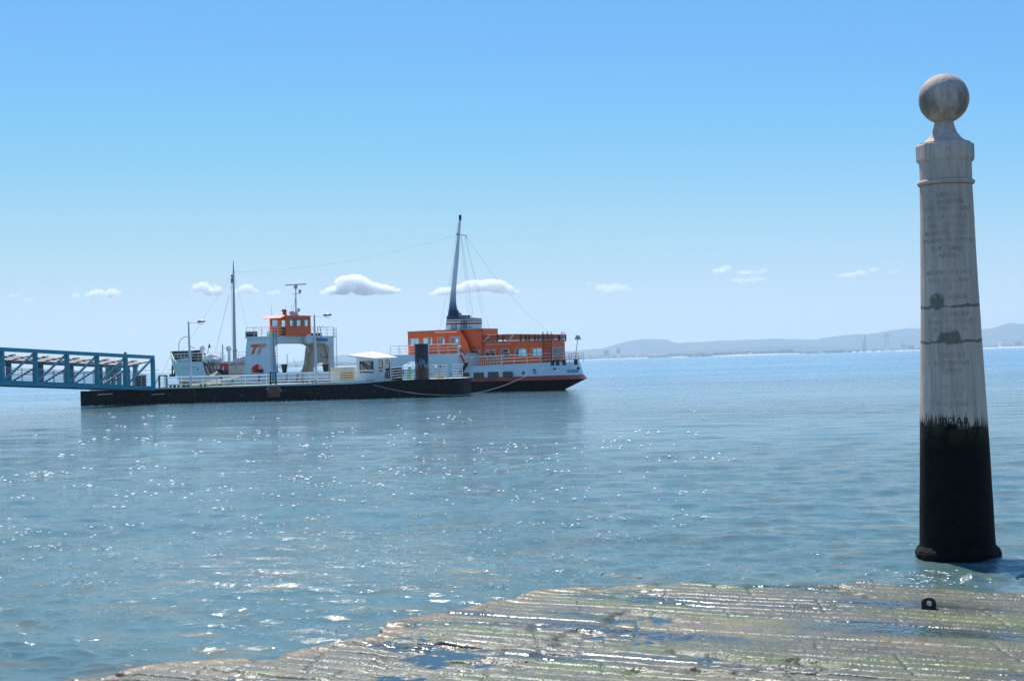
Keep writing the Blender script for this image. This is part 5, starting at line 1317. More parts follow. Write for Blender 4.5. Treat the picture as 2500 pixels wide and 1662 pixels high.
# steel pile at the end of the pontoon ---------------------------------
pc = G(1031, 970); pR = 33.5 / FPX * pc.y / 2
PILE = bpy.data.materials.new('pile_paint'); PILE.use_nodes = True; nt = PILE.node_tree; L = nt.links; b_ = nt.nodes['Principled BSDF']
tc = nd(nt, 'ShaderNodeTexCoord'); sp = nd(nt, 'ShaderNodeSeparateXYZ'); L.new(tc.outputs['Object'], sp.inputs[0])
mp = nd(nt, 'ShaderNodeMapping'); mp.inputs['Scale'].default_value = (3, 3, .35); L.new(tc.outputs['Object'], mp.inputs[0])
n1 = nd(nt, 'ShaderNodeTexNoise'); n1.inputs['Scale'].default_value = 2.2; n1.inputs['Detail'].default_value = 5; L.new(mp.outputs[0], n1.inputs['Vector'])
ad = nd(nt, 'ShaderNodeMath', operation='MULTIPLY_ADD'); L.new(n1.outputs[0], ad.inputs[0]); ad.inputs[1].default_value = 2.4; L.new(sp.outputs[2], ad.inputs[2])
cr = nd(nt, 'ShaderNodeValToRGB'); e = cr.color_ramp.elements; cr.color_ramp.interpolation = 'LINEAR'
mr = nd(nt, 'ShaderNodeMapRange'); mr.inputs['From Min'].default_value = 0; mr.inputs['From Max'].default_value = 7; L.new(ad.outputs[0], mr.inputs[0]); L.new(mr.outputs[0], cr.inputs[0])
e[0].position = 0.0; e[0].color = (.012, .013, .015, 1); e[1].position = .98; e[1].color = (.012, .02, .045, 1)
for pos, c in ((.36, (.02, .016, .016)), (.46, (.10, .045, .035)), (.555, (.06, .03, .03)), (.58, (.22, .20, .20)), (.605, (.30, .33, .36)), (.62, (.012, .022, .045))):
    x = e.new(pos); x.color = (*c, 1)
L.new(cr.outputs[0], b_.inputs['Base Color']); b_.inputs['Roughness'].default_value = .55
bp = nd(nt, 'ShaderNodeBump'); bp.inputs['Strength'].default_value = .4; bp.inputs['Distance'].default_value = .03; L.new(n1.outputs[0], bp.inputs['Height']); L.new(bp.outputs[0], b_.inputs['Normal'])
ptop = P(1031, 839, pc.y).z
pile = empty('steel_pile', (pc.x, pc.y + pR, 0), label='thick round steel pile with a rusty band standing before the ferry casing', cat='pile')
mb = MB(); prof = [(pR, -1.5)] + [(pR, z) for z in (0, 1, 2, 3, 4)] + [(pR, ptop - .12), (pR + .03, ptop - .1), (pR + .03, ptop), (pR - .03, ptop), (pR - .03, ptop - .2)]
mb.lathe(prof, 32); mb.build('pile_tube', PILE, pile, True)
mb = MB(); zc = P(1031, 904, pc.y).z
mb.torus((0, 0, zc), pR + .04, .035, 'z', 24); mb.tube([(-pR - .02, -.2, zc + .05), (-.2, -pR - .06, zc - .06), (.2, -pR - .06, zc + .02)], .05, 6); mb.build('chain_band', RUST, pile, True)

# mooring rope ----------------------------------------------------------
ra_ = BF.w(bz(r3(470, 1045), -.1).x, -.1, ZB - .15)
Lr_ = [Vector(ra_), P(960, 951, 135.6), P(1015, 960, 134.7), P(1050, 963, 134.3), P(1115, 964.5, 134.7), P(1160, 960, 136.6), P(1230, 941, 140.4), P(1300, 911, 144.2)]
e_ = FE.w(*uz(r4(1905, 733), 1.0)); Lr_.append(e_)
def smooth(pts, k=5):
    out = []
    for i in range(len(pts) - 1):
        p0 = pts[max(0, i - 1)]; p1 = pts[i]; p2 = pts[i + 1]; p3 = pts[min(len(pts) - 1, i + 2)]
        for j in range(k):
            t = j / k; out.append(.5 * ((2 * p1) + (p2 - p0) * t + (2 * p0 - 5 * p1 + 4 * p2 - p3) * t * t + (3 * p1 - p0 - 3 * p2 + p3) * t ** 3))
    return out + [pts[-1]]
mb = MB(); mb.tube([p - Lr_[0] for p in smooth(Lr_)], .032, 6); o = mb.build('mooring_rope', ROPE, None, True); o.location = Lr_[0]
tag(o, 'long slack mooring rope hanging from pontoon to the ferry stern', 'rope')
a = BF.w(bz(r1(1490, 1300), .8).x, .8, ZB + .3); b = FE.w(*uz(r1(1630, 1045), 5.5)); mb = MB(); mb.tube([p - a for p in sag(a, b, .15)], .03, 6); o = mb.build('mooring_rope', ROPE, None, True); o.location = a
tag(o, 'thin taut mooring rope rising to the tip of the ferry bow', 'rope')

# ------------------------------------------------------------------ blue gangway
YR = 138.9; YL = 122.5
pr = P(372.5, 952, YR); pl_ = P(4, 941, YL)
angG = math.atan2(pr.y - pl_.y, pr.x - pl_.x); GF = Frame((pr.x, pr.y), angG)
gw = empty('gangway', (pr.x, pr.y, 0), angG, label='blue steel truss gangway with a corrugated canopy leading down to the pontoon', cat='gangway')
def gz(x, y, v=0): u, z = GF.at(x, y, v); return Vector((u, v, z))
posts = [4, 84, 161, 234, 304.5, 372.5]
ytop = lambda x: 849.5 + (869.5 - 849.5) * x / 378; ybot = lambda x: interp([(0, 933), (150, 938), (378, 947)], x)
T = [gz(x, ytop(x) + 3) for x in posts]; B_ = [gz(x, ybot(x) + 1) for x in posts]
# straight chords from the end points, extended past the frame
def lerp_line(a, b, u): t = (u - a.x) / (b.x - a.x); return Vector((u, 0, a.z + (b.z - a.z) * t))
uu = [p.x for p in T]; pan = (uu[-1] - uu[0]) / 5; us = [uu[-1] - k * pan for k in range(8)]
zt_ = lambda u: lerp_line(T[0], T[-1], u).z; zb_ = lambda u: lerp_line(B_[0], B_[-1], u).z
GWW = 3.0; CH = .32
def truss(v, m, nm, top=zt_, w_=.34):
    mb = MB(); u0_, u1_ = us[-1], us[0]
    mb.bar((u0_, v, top(u0_)), (u1_ + .15, v, top(u1_)), .26, CH); mb.bar((u0_, v, zb_(u0_)), (u1_ + .15, v, zb_(u1_)), .26, CH + .06); t_ = mb.build(nm, m, gw)
    for k, u in enumerate(us):
        mb = MB(); mb.bar((u, v, zb_(u) + .2), (u, v, top(u) - .16), .26, w_); mb.build('post', m, t_)
        if k:
            mb = MB(); a = Vector((u + .15, v, zb_(u) + .2)); b = Vector((u + pan - .15, v, top(u + pan) - .2)); mb.bar(a, b, .15, .16, (0, 1, 0)); mb.build('diagonal', m, t_)
    return t_
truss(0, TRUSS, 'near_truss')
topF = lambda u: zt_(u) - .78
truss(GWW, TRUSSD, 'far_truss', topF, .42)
mb = MB()
for k in range(14):
    u = us[0] - k * pan / 2; mb.bar((u, .13, zb_(u) - .1), (u, GWW - .13, zb_(u) - .1), .14, .12)
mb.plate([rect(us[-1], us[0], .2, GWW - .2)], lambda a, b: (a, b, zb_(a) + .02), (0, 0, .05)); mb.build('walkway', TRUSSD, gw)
# canopy: corrugated sheets sloping to the far side
mb = MB(); vs = []; fs = []; n_ = int((us[0] + .1 - us[-1]) / .06); rows = [0.12, .9, 1.7, 2.4, GWW + .1]
for i in range(n_ + 1):
    u = us[-1] + (us[0] - .45 - us[-1]) * i / n_
    for j, v in enumerate(rows): vs.append((u, v, zt_(u) - .30 - (v / GWW) * .42 + .025 * math.sin(u * 42) + .012 * math.sin(u * 7 + v * 3)))
for i in range(n_):
    for j in range(4): a = i * 5 + j; fs.append((a, a + 5, a + 6, a + 1))
mb.add(vs, fs); mb.build('canopy', ROOF, gw, True)
mb = MB()
for k in range(14):
    u = us[0] - .2 - k * pan / 2; mb.bar((u, .12, zt_(u) - .36), (u, GWW, zt_(u) - .80), .07, .09)
for v in (.8, 1.5, 2.3): mb.bar((us[-1], v, zt_(us[-1]) - .38 - v / GWW * .42), (us[0], v, zt_(us[0]) - .38 - v / GWW * .42), .05, .05)
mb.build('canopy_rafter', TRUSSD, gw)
mb = MB(); r_ = random.Random(5)
for k in range(7):
    u = us[0] - pan * (k + .55); z = zt_(u) - .36
    mb.ball((u, .6, z), .22, 5, (1.2, 1, .5)); mb.bar((u - .3, .6, z - .05), (u + .35, .6, z + .02), .08)
mb.build('canopy_lamp', DARK, gw)
for v in (.3, GWW - .3):
    mb = MB()
    for k in range(7): zz_ = .18 * (k + 1); mb.tube([(us[-1], v, zb_(us[-1]) + zz_), (us[0] - .4, v, zb_(us[0]) + zz_)], .016 if k < 6 else .03, 5)
    u = us[-1]
    while u < us[0] - .3: mb.tube([(u, v, zb_(u)), (u, v, zb_(u) + 1.3)], .03, 5); u += pan / 3
    mb.build('railing', TRUSSD if v > 1 else GREY, gw, True)
mb = MB(); u = us[3] + 2 * pan; mb.ball((u, 0, zt_(u) + .25), .12, 6); mb.tube([(u, 0, zt_(u)), (u, 0, zt_(u) + .2)], .05, 6); mb.build('marker_lamp', DARK, gw)
# rollers and rusty bearing where it lands, teal fittings at the foot
mb = MB(); mb.tube([(us[0] - 3.2, .2, ZB + .2), (us[0] - 3.2, GWW - .2, ZB + .2)], .12, 8); mb.build('roller', RUST, gw)
# teal shelter posts beyond the gangway, standing on the pontoon
sh = empty('shelter_frame', BF.w(bz((300, 940), 3.6).x, 3.6, ZB), angB, label='dark teal post frame standing on the pontoon behind the end of the blue gangway', cat='frame')
b0_ = bz((300, 940), 3.6).x
def shp(x): return bz((x, 900), 3.6).x - b0_
zs = bz((330, 893), 3.6).z - ZB
mb = MB(); mb.bar((shp(268), 0, zs), (shp(338), 0, zs), .18, .22); mb.build('beam', TEAL, sh)
for x in (263, 290, 330):
    mb = MB(); mb.bar((shp(x), 0, 0), (shp(x), 0, zs - .08), .36, .3); mb.build('post', TEAL, sh)
mb = MB(); mb.bar((shp(264), 0, .1), (shp(292), 0, zs * .6), .14); mb.build('brace', TEAL, sh)
# rusty buoy drum and stacked mooring gear behind the gangway
p_ = BF.w(bz((276, 905), 4.6).x, 4.6, ZB); o = empty('steel_drum', p_, 0, label='rusty brown steel drum on a stand seen through the blue truss', cat='drum')
mb = MB(); z1 = bz((276, 893), 4.6).z - ZB; z0 = bz((276, 920), 4.6).z - ZB; mb.lathe([(.42, z0), (.46, z0 + .05), (.46, z1), (.40, z1 + .03)], 18); mb.build('drum_body', RUST, o, True)
mb = MB(); mb.lathe([(.25, 0), (.2, z0)], 10); mb.build('stand', DARK, o, True)
p_ = BF.w(bz((344, 930), 2.8).x, 2.8, ZB); o = empty('tyre_stack', p_, 0, label='stack of black tyres on the pontoon at the end of the blue truss', cat='tyres')
for k in range(5): mb = MB(); mb.torus((0, 0, .14 + k * .26), .40, .13, 'z'); mb.build('tyre', RUBBER, o, True)

# broken foam along the waterlines, plus white specks modelled in place of sun glints
FOAM_GLINT = mat('foam', (.82, .82, .80), .8, var=.05)
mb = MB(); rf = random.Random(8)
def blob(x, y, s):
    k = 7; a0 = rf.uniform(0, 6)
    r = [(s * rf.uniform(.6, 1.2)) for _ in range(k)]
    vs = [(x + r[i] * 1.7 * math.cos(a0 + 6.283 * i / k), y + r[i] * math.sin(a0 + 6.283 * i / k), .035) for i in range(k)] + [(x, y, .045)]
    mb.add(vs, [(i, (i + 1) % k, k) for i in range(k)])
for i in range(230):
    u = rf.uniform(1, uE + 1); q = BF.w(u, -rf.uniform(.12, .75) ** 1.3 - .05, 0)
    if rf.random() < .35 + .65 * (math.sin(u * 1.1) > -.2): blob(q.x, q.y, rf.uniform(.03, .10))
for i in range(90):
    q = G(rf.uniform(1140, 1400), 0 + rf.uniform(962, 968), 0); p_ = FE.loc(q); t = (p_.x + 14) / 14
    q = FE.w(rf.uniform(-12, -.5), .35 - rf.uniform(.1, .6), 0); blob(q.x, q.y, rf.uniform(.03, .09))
for i in range(0):
    a = rf.uniform(math.pi * .95, math.pi * 2.05); rr = .63 + rf.random() ** 2 * .35; blob(COLX + rr * math.cos(a), COLY + rr * math.sin(a), rf.uniform(.008, .028))
for i in range(70):  # white blobs standing in for sun glitter on the disturbed water
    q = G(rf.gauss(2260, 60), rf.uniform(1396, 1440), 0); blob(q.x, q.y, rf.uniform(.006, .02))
for c in range(240):                      # drifting foam and white specks in place of sun sparkles, in loose lines
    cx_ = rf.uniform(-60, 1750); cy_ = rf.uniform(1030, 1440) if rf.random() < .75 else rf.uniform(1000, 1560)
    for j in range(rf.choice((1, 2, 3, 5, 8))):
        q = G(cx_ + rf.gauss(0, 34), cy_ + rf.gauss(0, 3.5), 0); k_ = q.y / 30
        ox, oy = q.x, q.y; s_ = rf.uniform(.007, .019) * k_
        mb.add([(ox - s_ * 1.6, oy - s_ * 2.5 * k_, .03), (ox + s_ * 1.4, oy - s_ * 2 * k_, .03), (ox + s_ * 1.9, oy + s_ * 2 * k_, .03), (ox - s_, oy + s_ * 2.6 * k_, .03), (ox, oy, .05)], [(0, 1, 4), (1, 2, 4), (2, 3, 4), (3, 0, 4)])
o = mb.build('foam', FOAM_GLINT); tag(o, 'broken white foam specks along hulls, with added specks as sun glints on open water and at column foot', 'foam', kind='stuff')
# ------------------------------------------------------------------ stone column in the water
CZ = lambda x, y: P(x, y, COLY).z
def cw(px_w, y): return px_w / FPX * COLY / 2
colm = empty('stone_column', (COLX, COLY, 0), label='tall weathered stone column topped by a ball rising from the water', cat='column')
# stone, crack mortar and algae in one procedural material
ST = bpy.data.materials.new('column_stone'); ST.use_nodes = True; nt = ST.node_tree; L = nt.links; b_ = nt.nodes['Principled BSDF']
def N_(t, **k): return nd(nt, t, **k)
tc = N_('ShaderNodeTexCoord'); sp = N_('ShaderNodeSeparateXYZ'); L.new(tc.outputs['Object'], sp.inputs[0])
def noise_(sc, scale, det=6, rough=.6):
    mp = N_('ShaderNodeMapping'); mp.inputs['Scale'].default_value = sc; L.new(tc.outputs['Object'], mp.inputs[0])
    n = N_('ShaderNodeTexNoise'); n.inputs['Scale'].default_value = scale; n.inputs['Detail'].default_value = det; n.inputs['Roughness'].default_value = rough; L.new(mp.outputs[0], n.inputs['Vector']); return n.outputs[0]
def ramp(src, a, b, ca=(0, 0, 0), cb=(1, 1, 1)):
    r = N_('ShaderNodeValToRGB'); e = r.color_ramp.elements; e[0].position = a; e[1].position = b; e[0].color = (*ca, 1); e[1].color = (*cb, 1); L.new(src, r.inputs[0]); return r.outputs[0]
def mth(op, a, b=None, c=None):
    n = N_('ShaderNodeMath', operation=op)
    for i, x in enumerate((a, b, c)):
        if x is None: continue
        if isinstance(x, (int, float)): n.inputs[i].default_value = x
        else: L.new(x, n.inputs[i])
    return n.outputs[0]
def mix(f, a, b, bt='MIX'):
    n = N_('ShaderNodeMixRGB', blend_type=bt)
    for i, x in enumerate((f, a, b)):
        if isinstance(x, (int, float)): n.inputs[i].default_value = x
        elif isinstance(x, tuple): n.inputs[i].default_value = (*x, 1)
        else: L.new(x, n.inputs[i])
    return n.outputs[0]
base = ramp(noise_((1, 1, .5), 1.6), .3, .7, (.58, .425, .345), (.74, .575, .485))
base = mix(ramp(noise_((7, 7, .5), 1.3, 7, .7), .42, .75), base, (.37, .31, .275))                     # vertical weather streaks
base = mix(mth('MULTIPLY', ramp(noise_((9, 9, .8), 3.0, 6, .7), .55, .70), .55), base, (.20, .175, .16))
base = mix(mth('MULTIPLY', ramp(noise_((1, 1, 1), 22, 3), .66, .72), .7), base, (.14, .12, .11))     # pits
# dark weathering of the ball's underside side: lichen patches with a shape of their own
zB = CZ(2304, 242)
lich = mth('MULTIPLY', ramp(noise_((2.5, 2.5, 1), 1.8, 6, .65), .38, .62), ramp(mth('ABSOLUTE', mth('SUBTRACT', sp.outputs[2], zB - .10)), .12, .34, (1, 1, 1), (0, 0, 0)))
base = mix(mth('MULTIPLY', lich, .75), base, (.15, .125, .095))
# mortar-filled cracks
def crack(zc, amp, th, freq, x0, patch):
    w1 = mth('MULTIPLY', mth('SUBTRACT', noise_((freq, freq, .01), 1.5, 5, .6), .5), amp)
    d = mth('ABSOLUTE', mth('SUBTRACT', mth('SUBTRACT', sp.outputs[2], zc), w1))
    tt = mth('ADD', th, mth('MULTIPLY', mth('SUBTRACT', noise_((4, 4, .1), 1.3, 3), .45), th * 6))
    m1 = mth('LESS_THAN', d, tt)
    dx = mth('SUBTRACT', sp.outputs[0], x0); dz = mth('SUBTRACT', sp.outputs[2], zc + patch[0])
    q = mth('ADD', mth('POWER', mth('DIVIDE', dx, patch[1]), 2), mth('POWER', mth('DIVIDE', dz, patch[2]), 2))
    q = mth('ADD', q, mth('MULTIPLY', mth('SUBTRACT', noise_((1, 1, 1), 7, 6, .7), .5), 2.6)); m2 = ramp(q, .55, 1.1, (1, 1, 1), (0, 0, 0))
    return mth('MAXIMUM', m1, m2)
fr = mth('LESS_THAN', sp.outputs[1], .12)
ck = mth('MULTIPLY', mth('MAXIMUM', crack(CZ(2325, 748), .12, .013, 2.2, -.27, (.07, .085, .14)), crack(CZ(2330, 833), .16, .012, 2.0, -.12, (.05, .17, .10))), fr)
base = mix(mth('MULTIPLY', ck, .72), base, ramp(noise_((1, 1, 1), 14), .3, .7, (.045, .06, .045), (.10, .115, .09)))
# tide line: black weed below, drips running up into cracks
zt0 = CZ(2330, 1019)
up_ = mth('ADD', mth('MULTIPLY', mth('SUBTRACT', noise_((16, 16, .9), 2.2, 8, .75), .5), .95), mth('MULTIPLY', mth('SUBTRACT', noise_((2, 2, 1), 1.2, 3), .5), .10))
slope = mth('MULTIPLY', sp.outputs[0], -.09)
tide = mth('SUBTRACT', mth('SUBTRACT', sp.outputs[2], zt0 - .06), mth('ADD', up_, slope))
tm = ramp(tide, .0, .045, (1, 1, 1), (0, 0, 0))
solid = ramp(mth('SUBTRACT', mth('SUBTRACT', sp.outputs[2], zt0 - .12), mth('ADD', slope, mth('MULTIPLY', mth('SUBTRACT', noise_((4, 4, 2.4), 2.2, 7, .7), .5), .34))), 0, .03, (1, 1, 1), (0, 0, 0))
alg = mth('MAXIMUM', solid, mth('MULTIPLY', tm, .9))
weed = ramp(noise_((1, 1, 1), 10, 6), .35, .75, (.003, .003, .003), (.010, .009, .007))
weed = mix(mth('MULTIPLY', ramp(mth('ABSOLUTE', mth('SUBTRACT', sp.outputs[2], zt0 - .12)), .02, .30, (1, 1, 1), (0, 0, 0)), ramp(noise_((3, 3, 1.5), 2.5, 6, .7), .40, .62)), weed, (.045, .048, .026))
base = mix(alg, base, weed)
spk = mth('MULTIPLY', ramp(noise_((1, 1, 1), 26, 3), .66, .72), ramp(mth('ABSOLUTE', mth('SUBTRACT', sp.outputs[2], zt0 - .2)), .02, .14, (1, 1, 1), (0, 0, 0)))
base = mix(mth('MULTIPLY', spk, .5), base, (.22, .17, .13))
L.new(base, b_.inputs['Base Color'])
L.new(mth('SUBTRACT', .75, mth('MULTIPLY', alg, .05)), b_.inputs['Roughness']); b_.inputs['Specular IOR Level'].default_value = .12
bp = N_('ShaderNodeBump'); bp.inputs['Strength'].default_value = .7; bp.inputs['Distance'].default_value = .02
L.new(mth('ADD', mth('ADD', mth('MULTIPLY', noise_((3, 3, 1), 5, 7, .65), .5), mth('MULTIPLY', noise_((1, 1, 1), 30, 4), mth('ADD', .2, mth('MULTIPLY', alg, .8)))), mth('MULTIPLY', ck, .8)), bp.inputs['Height']); L.new(bp.outputs[0], b_.inputs['Normal'])

def cpt(y, wpx):                                   # (radius, z) on the column axis
    z = CZ(2338 - (1370 - y) * .0285, y); return (wpx / FPX * COLY / 2, z)
def rough_lathe(prof, n, amp, seed, lean=True):
    mb = MB(); mb.lathe(prof, n); 
    for i, v in enumerate(mb.v):
        q = Vector((v[0] * 3, v[1] * 3, v[2] * 2.2 + seed)); k = noise.noise(q) * amp + noise.noise(q * 5) * amp * .4
        r_ = math.hypot(v[0], v[1])
        if r_ > 1e-4: mb.v[i] = (v[0] * (1 + k / r_), v[1] * (1 + k / r_), v[2])
    return mb
ctrl = [(1372, 183), (1338, 180), (1223, 173), (1096, 164), (1014, 160), (823, 144), (650, 133), (456, 124)]
ctrl.sort()
prof = []
y = 1345
while y >= 452: prof.append(cpt(y, interp([(a, b) for a, b in ctrl], y))); y -= 9
prof = [(prof[0][0] + .02, -1.2)] + prof + [(.05, prof[-1][1])]
rough_lathe(prof, 72, .006, 1).build('shaft', ST, colm, True)
# foot flange
pf = [(.70, -1.0), (.70, .02)] + [cpt(1374, 205), cpt(1362, 209), cpt(1352, 200), cpt(1343, 184)]
pf = [(.61, -1.0), (.60, -.2), (.605, .0), (.61, .04), (.60, .09), (.575, .13), (.545, .16), (.53, .19)]
fl = rough_lathe(pf, 90, .055, 5); fl.build('foot', ST, colm, True)
# necking above the ring
rz0 = cpt(447, 137); 
ring = [cpt(453, 124), cpt(452, 133), cpt(449, 137), cpt(446, 137), cpt(443, 134), cpt(441, 126)]; rough_lathe(ring + [(.05, ring[-1][1])], 64, .004, 9).build('ring', ST, colm, True)
neck = [cpt(440.5, 124), cpt(420, 124.5), cpt(396, 124), (.05, cpt(396, 120)[1])]; rough_lathe(neck, 64, .004, 12).build('necking', ST, colm, True)
# eight-sided block, bevelled
mb = MB(); z0 = cpt(398, 1)[1]; z1 = cpt(352, 1)[1]; r_ = 141 / FPX * COLY / 2 * .985
prs = []
for (rr, z) in ((r_ * .93, z0), (r_ * .97, z0 + .02), (r_, z0 + .05), (r_, z1 - .03), (r_ * .975, z1 - .005), (r_ * .93, z1)):
    prs.append([(rr * math.cos(R(22.5 + 9 + 45 * k)), rr * math.sin(R(22.5 + 9 + 45 * k)), z + .006 * math.sin(k * 2.3)) for k in range(8)])
vs = [p for s in prs for p in s]; fs = [(i * 8 + k, i * 8 + (k + 1) % 8, (i + 1) * 8 + (k + 1) % 8, (i + 1) * 8 + k) for i in range(5) for k in range(8)] + [tuple(range(7, -1, -1)), tuple(40 + k for k in range(8))]
mb.add(vs, fs); bl = mb.build('cap_block', ST, colm)
sub_ = bl.modifiers.new('bev', 'BEVEL'); sub_.width = .012; sub_.segments = 2
nk = [cpt(355, 122), cpt(350, 122), cpt(348, 108), cpt(343, 90), cpt(336, 76), cpt(326, 62), cpt(316, 53), cpt(306, 47), cpt(298, 44), cpt(290, 43), (.05, cpt(288, 1)[1])]
rough_lathe(nk, 56, .004, 20).build('neck', ST, colm, True)
bc = P(2304, 242, COLY); br = 121 / FPX * COLY / 2 * 1.0
mb = MB(); mb.ball((bc.x - COLX + (2338 - (1370 - 242) * .0285 - 2304) / FPX * 0, 0, bc.z), br, 26)
for i, v in enumerate(mb.v):
    q = Vector(v) * 2.5; k = noise.noise(q) * .006 + noise.noise(q * 4) * .003; d_ = Vector((v[0] - (bc.x - COLX), v[1], v[2] - bc.z)).normalized() * k; mb.v[i] = (v[0] + d_.x, v[1] + d_.y, v[2] + d_.z)
mb.build('ball', ST, colm, True)
# everything above the water follows the same slight lean of the axis as the measured profile (none: it stands upright)
# inscription: rows of worn carved letters
INS = mat('carved_letters', (.47, .375, .325), .9, var=.35, vscale=9)
INSD = mat('carved_letters_dark', (.03, .028, .025), .9, var=.3, vscale=9)
def rad_at(z):
    ps = sorted(prof, key=lambda p: p[1])
    for (ra, za), (rb, zb) in zip(ps, ps[1:]):
        if za <= z <= zb and zb > za: return ra + (rb - ra) * (z - za) / (zb - za)
    return ps[-1][0]
rows = [(480, 'AUGUSTA', .10, 0), (497, 'A VIAGEM DE', .10, 0), (513, 'CHEFE DO ESTADO', .095, 0), (534, 'ANTE AS TERRAS', .10, 0), (553, 'DO ULTRAMAR', .10, 0), (572, 'ILHAS DO INDICO', .10, 0), (590, 'MOCAMBIQUE VISITOU', .095, 0),
        (609, 'S ANTONIO', .10, 0), (627, 'ANGOLA', .105, 0), (667, 'NO MES DE JUNHO', .10, 0), (686, 'E DE SETEMBRO', .10, 0), (706, 'DE', .10, 0), (726, 'M CM XXXIX', .10, 0),
        (768, 'FULGENCIO', .11, 0), (786, 'DIRECTO ESTADO', .10, 0), (805, 'A TERRA E O', .10, 0), (866, 'PRESIDIU', .11, 0), (885, 'AO GOVERNO', .10, 0), (904, 'LEI DE', .11, 0), (942, 'HEROICO', .11, 0), (962, 'POVO E O', .11, 0), (983, 'NACIONAL', .11, 0)]
mbI = MB()
def wrap(txt, y, size, cxp, mbx, keep=1.0, dpt=.004):
    vs, fs = text_mesh(txt, size, dpt); z0_ = CZ(2325, y)
    pts = []
    for v in vs:
        z = z0_ + v.y - size * .35; r0_ = rad_at(z); a = (v.x + cxp) / r0_ - R(0) ; r__ = r0_ + .0035 + v.z
        aa = -math.pi / 2 - math.atan2(COLX, COLY) * 1.0 + math.pi * 0 + a
        pts.append((r__ * math.cos(aa + 0), r__ * math.sin(aa + 0), z))
    mbx.add(pts, fs)
# faint rows: letters narrow and partly worn away
for i, (y, t, s, c) in enumerate(rows):
    tt = ''.join(ch if (hash_ := ((i * 7 + j * 13) % 11)) > 1 else ' ' for j, ch in enumerate(t))
    wrap(tt, y, s * .93, c, mbI)
mbI.build('inscription', INS, colm)
mbD = MB(); wrap('  AZAR', 1024, .155, -.02, mbD); mbD.build('inscription', INSD, colm)

# ------------------------------------------------------------------ wet stone quay
ZQ = .16
edge_px = [(-400, 1790), (145, 1662), (300, 1636), (420, 1617), (560, 1606), (680, 1597), (800, 1574), (935, 1545), (938, 1532), (980, 1514), (1060, 1502), (1120, 1490), (1190, 1474), (1250, 1461), (1330, 1439),
           (1400, 1434), (1480, 1431), (1540, 1427), (1600, 1424), (1700, 1422), (1800, 1430), (1900, 1424), (2000, 1424), (2150, 1428), (2250, 1436), (2400, 1444), (2500, 1447), (2700, 1452), (3100, 1462), (3700, 1480)]
edge = [G(x, y, ZQ) for x, y in edge_px]; edge = [(p.x, p.y) for p in edge]
edge = [(-8.5, 8)] + edge[0:] 
poly = edge + [(16, edge[-1][1]), (16, 7), (-8.5, 7)]
poly_np = np.array(poly)
def inside_dist(X, Y):
    ins = np.zeros(X.shape, bool); dist = np.full(X.shape, 1e9); n = len(poly)
    for i in range(n):
        x0, y0 = poly[i]; x1, y1 = poly[(i + 1) % n]
        c = ((y0 > Y) != (y1 > Y)) & (X < (x1 - x0) * (Y - y0) / ((y1 - y0) + 1e-12) + x0); ins ^= c
        dx, dy = x1 - x0, y1 - y0; t = np.clip(((X - x0) * dx + (Y - y0) * dy) / (dx * dx + dy * dy + 1e-12), 0, 1)
        dist = np.minimum(dist, np.hypot(X - x0 - t * dx, Y - y0 - t * dy))
    return np.where(ins, dist, -dist)
def vnoise(X, Y, sc, seed):
    rng = np.random.RandomState(seed); T_ = rng.rand(256, 256); x = X * sc; y = Y * sc; xi = np.floor(x).astype(int); yi = np.floor(y).astype(int); fx = x - xi; fy = y - yi
    fx = fx * fx * (3 - 2 * fx); fy = fy * fy * (3 - 2 * fy); g = lambda a, b: T_[a % 256, b % 256]
    return (g(xi, yi) * (1 - fx) + g(xi + 1, yi) * fx) * (1 - fy) + (g(xi, yi + 1) * (1 - fx) + g(xi + 1, yi + 1) * fx) * fy - .5
def fbm(X, Y, sc, seed, o=4, g=.5): return sum(vnoise(X, Y, sc * 2 ** k, seed + k) * g ** k for k in range(o))
QA = R(-29.5)
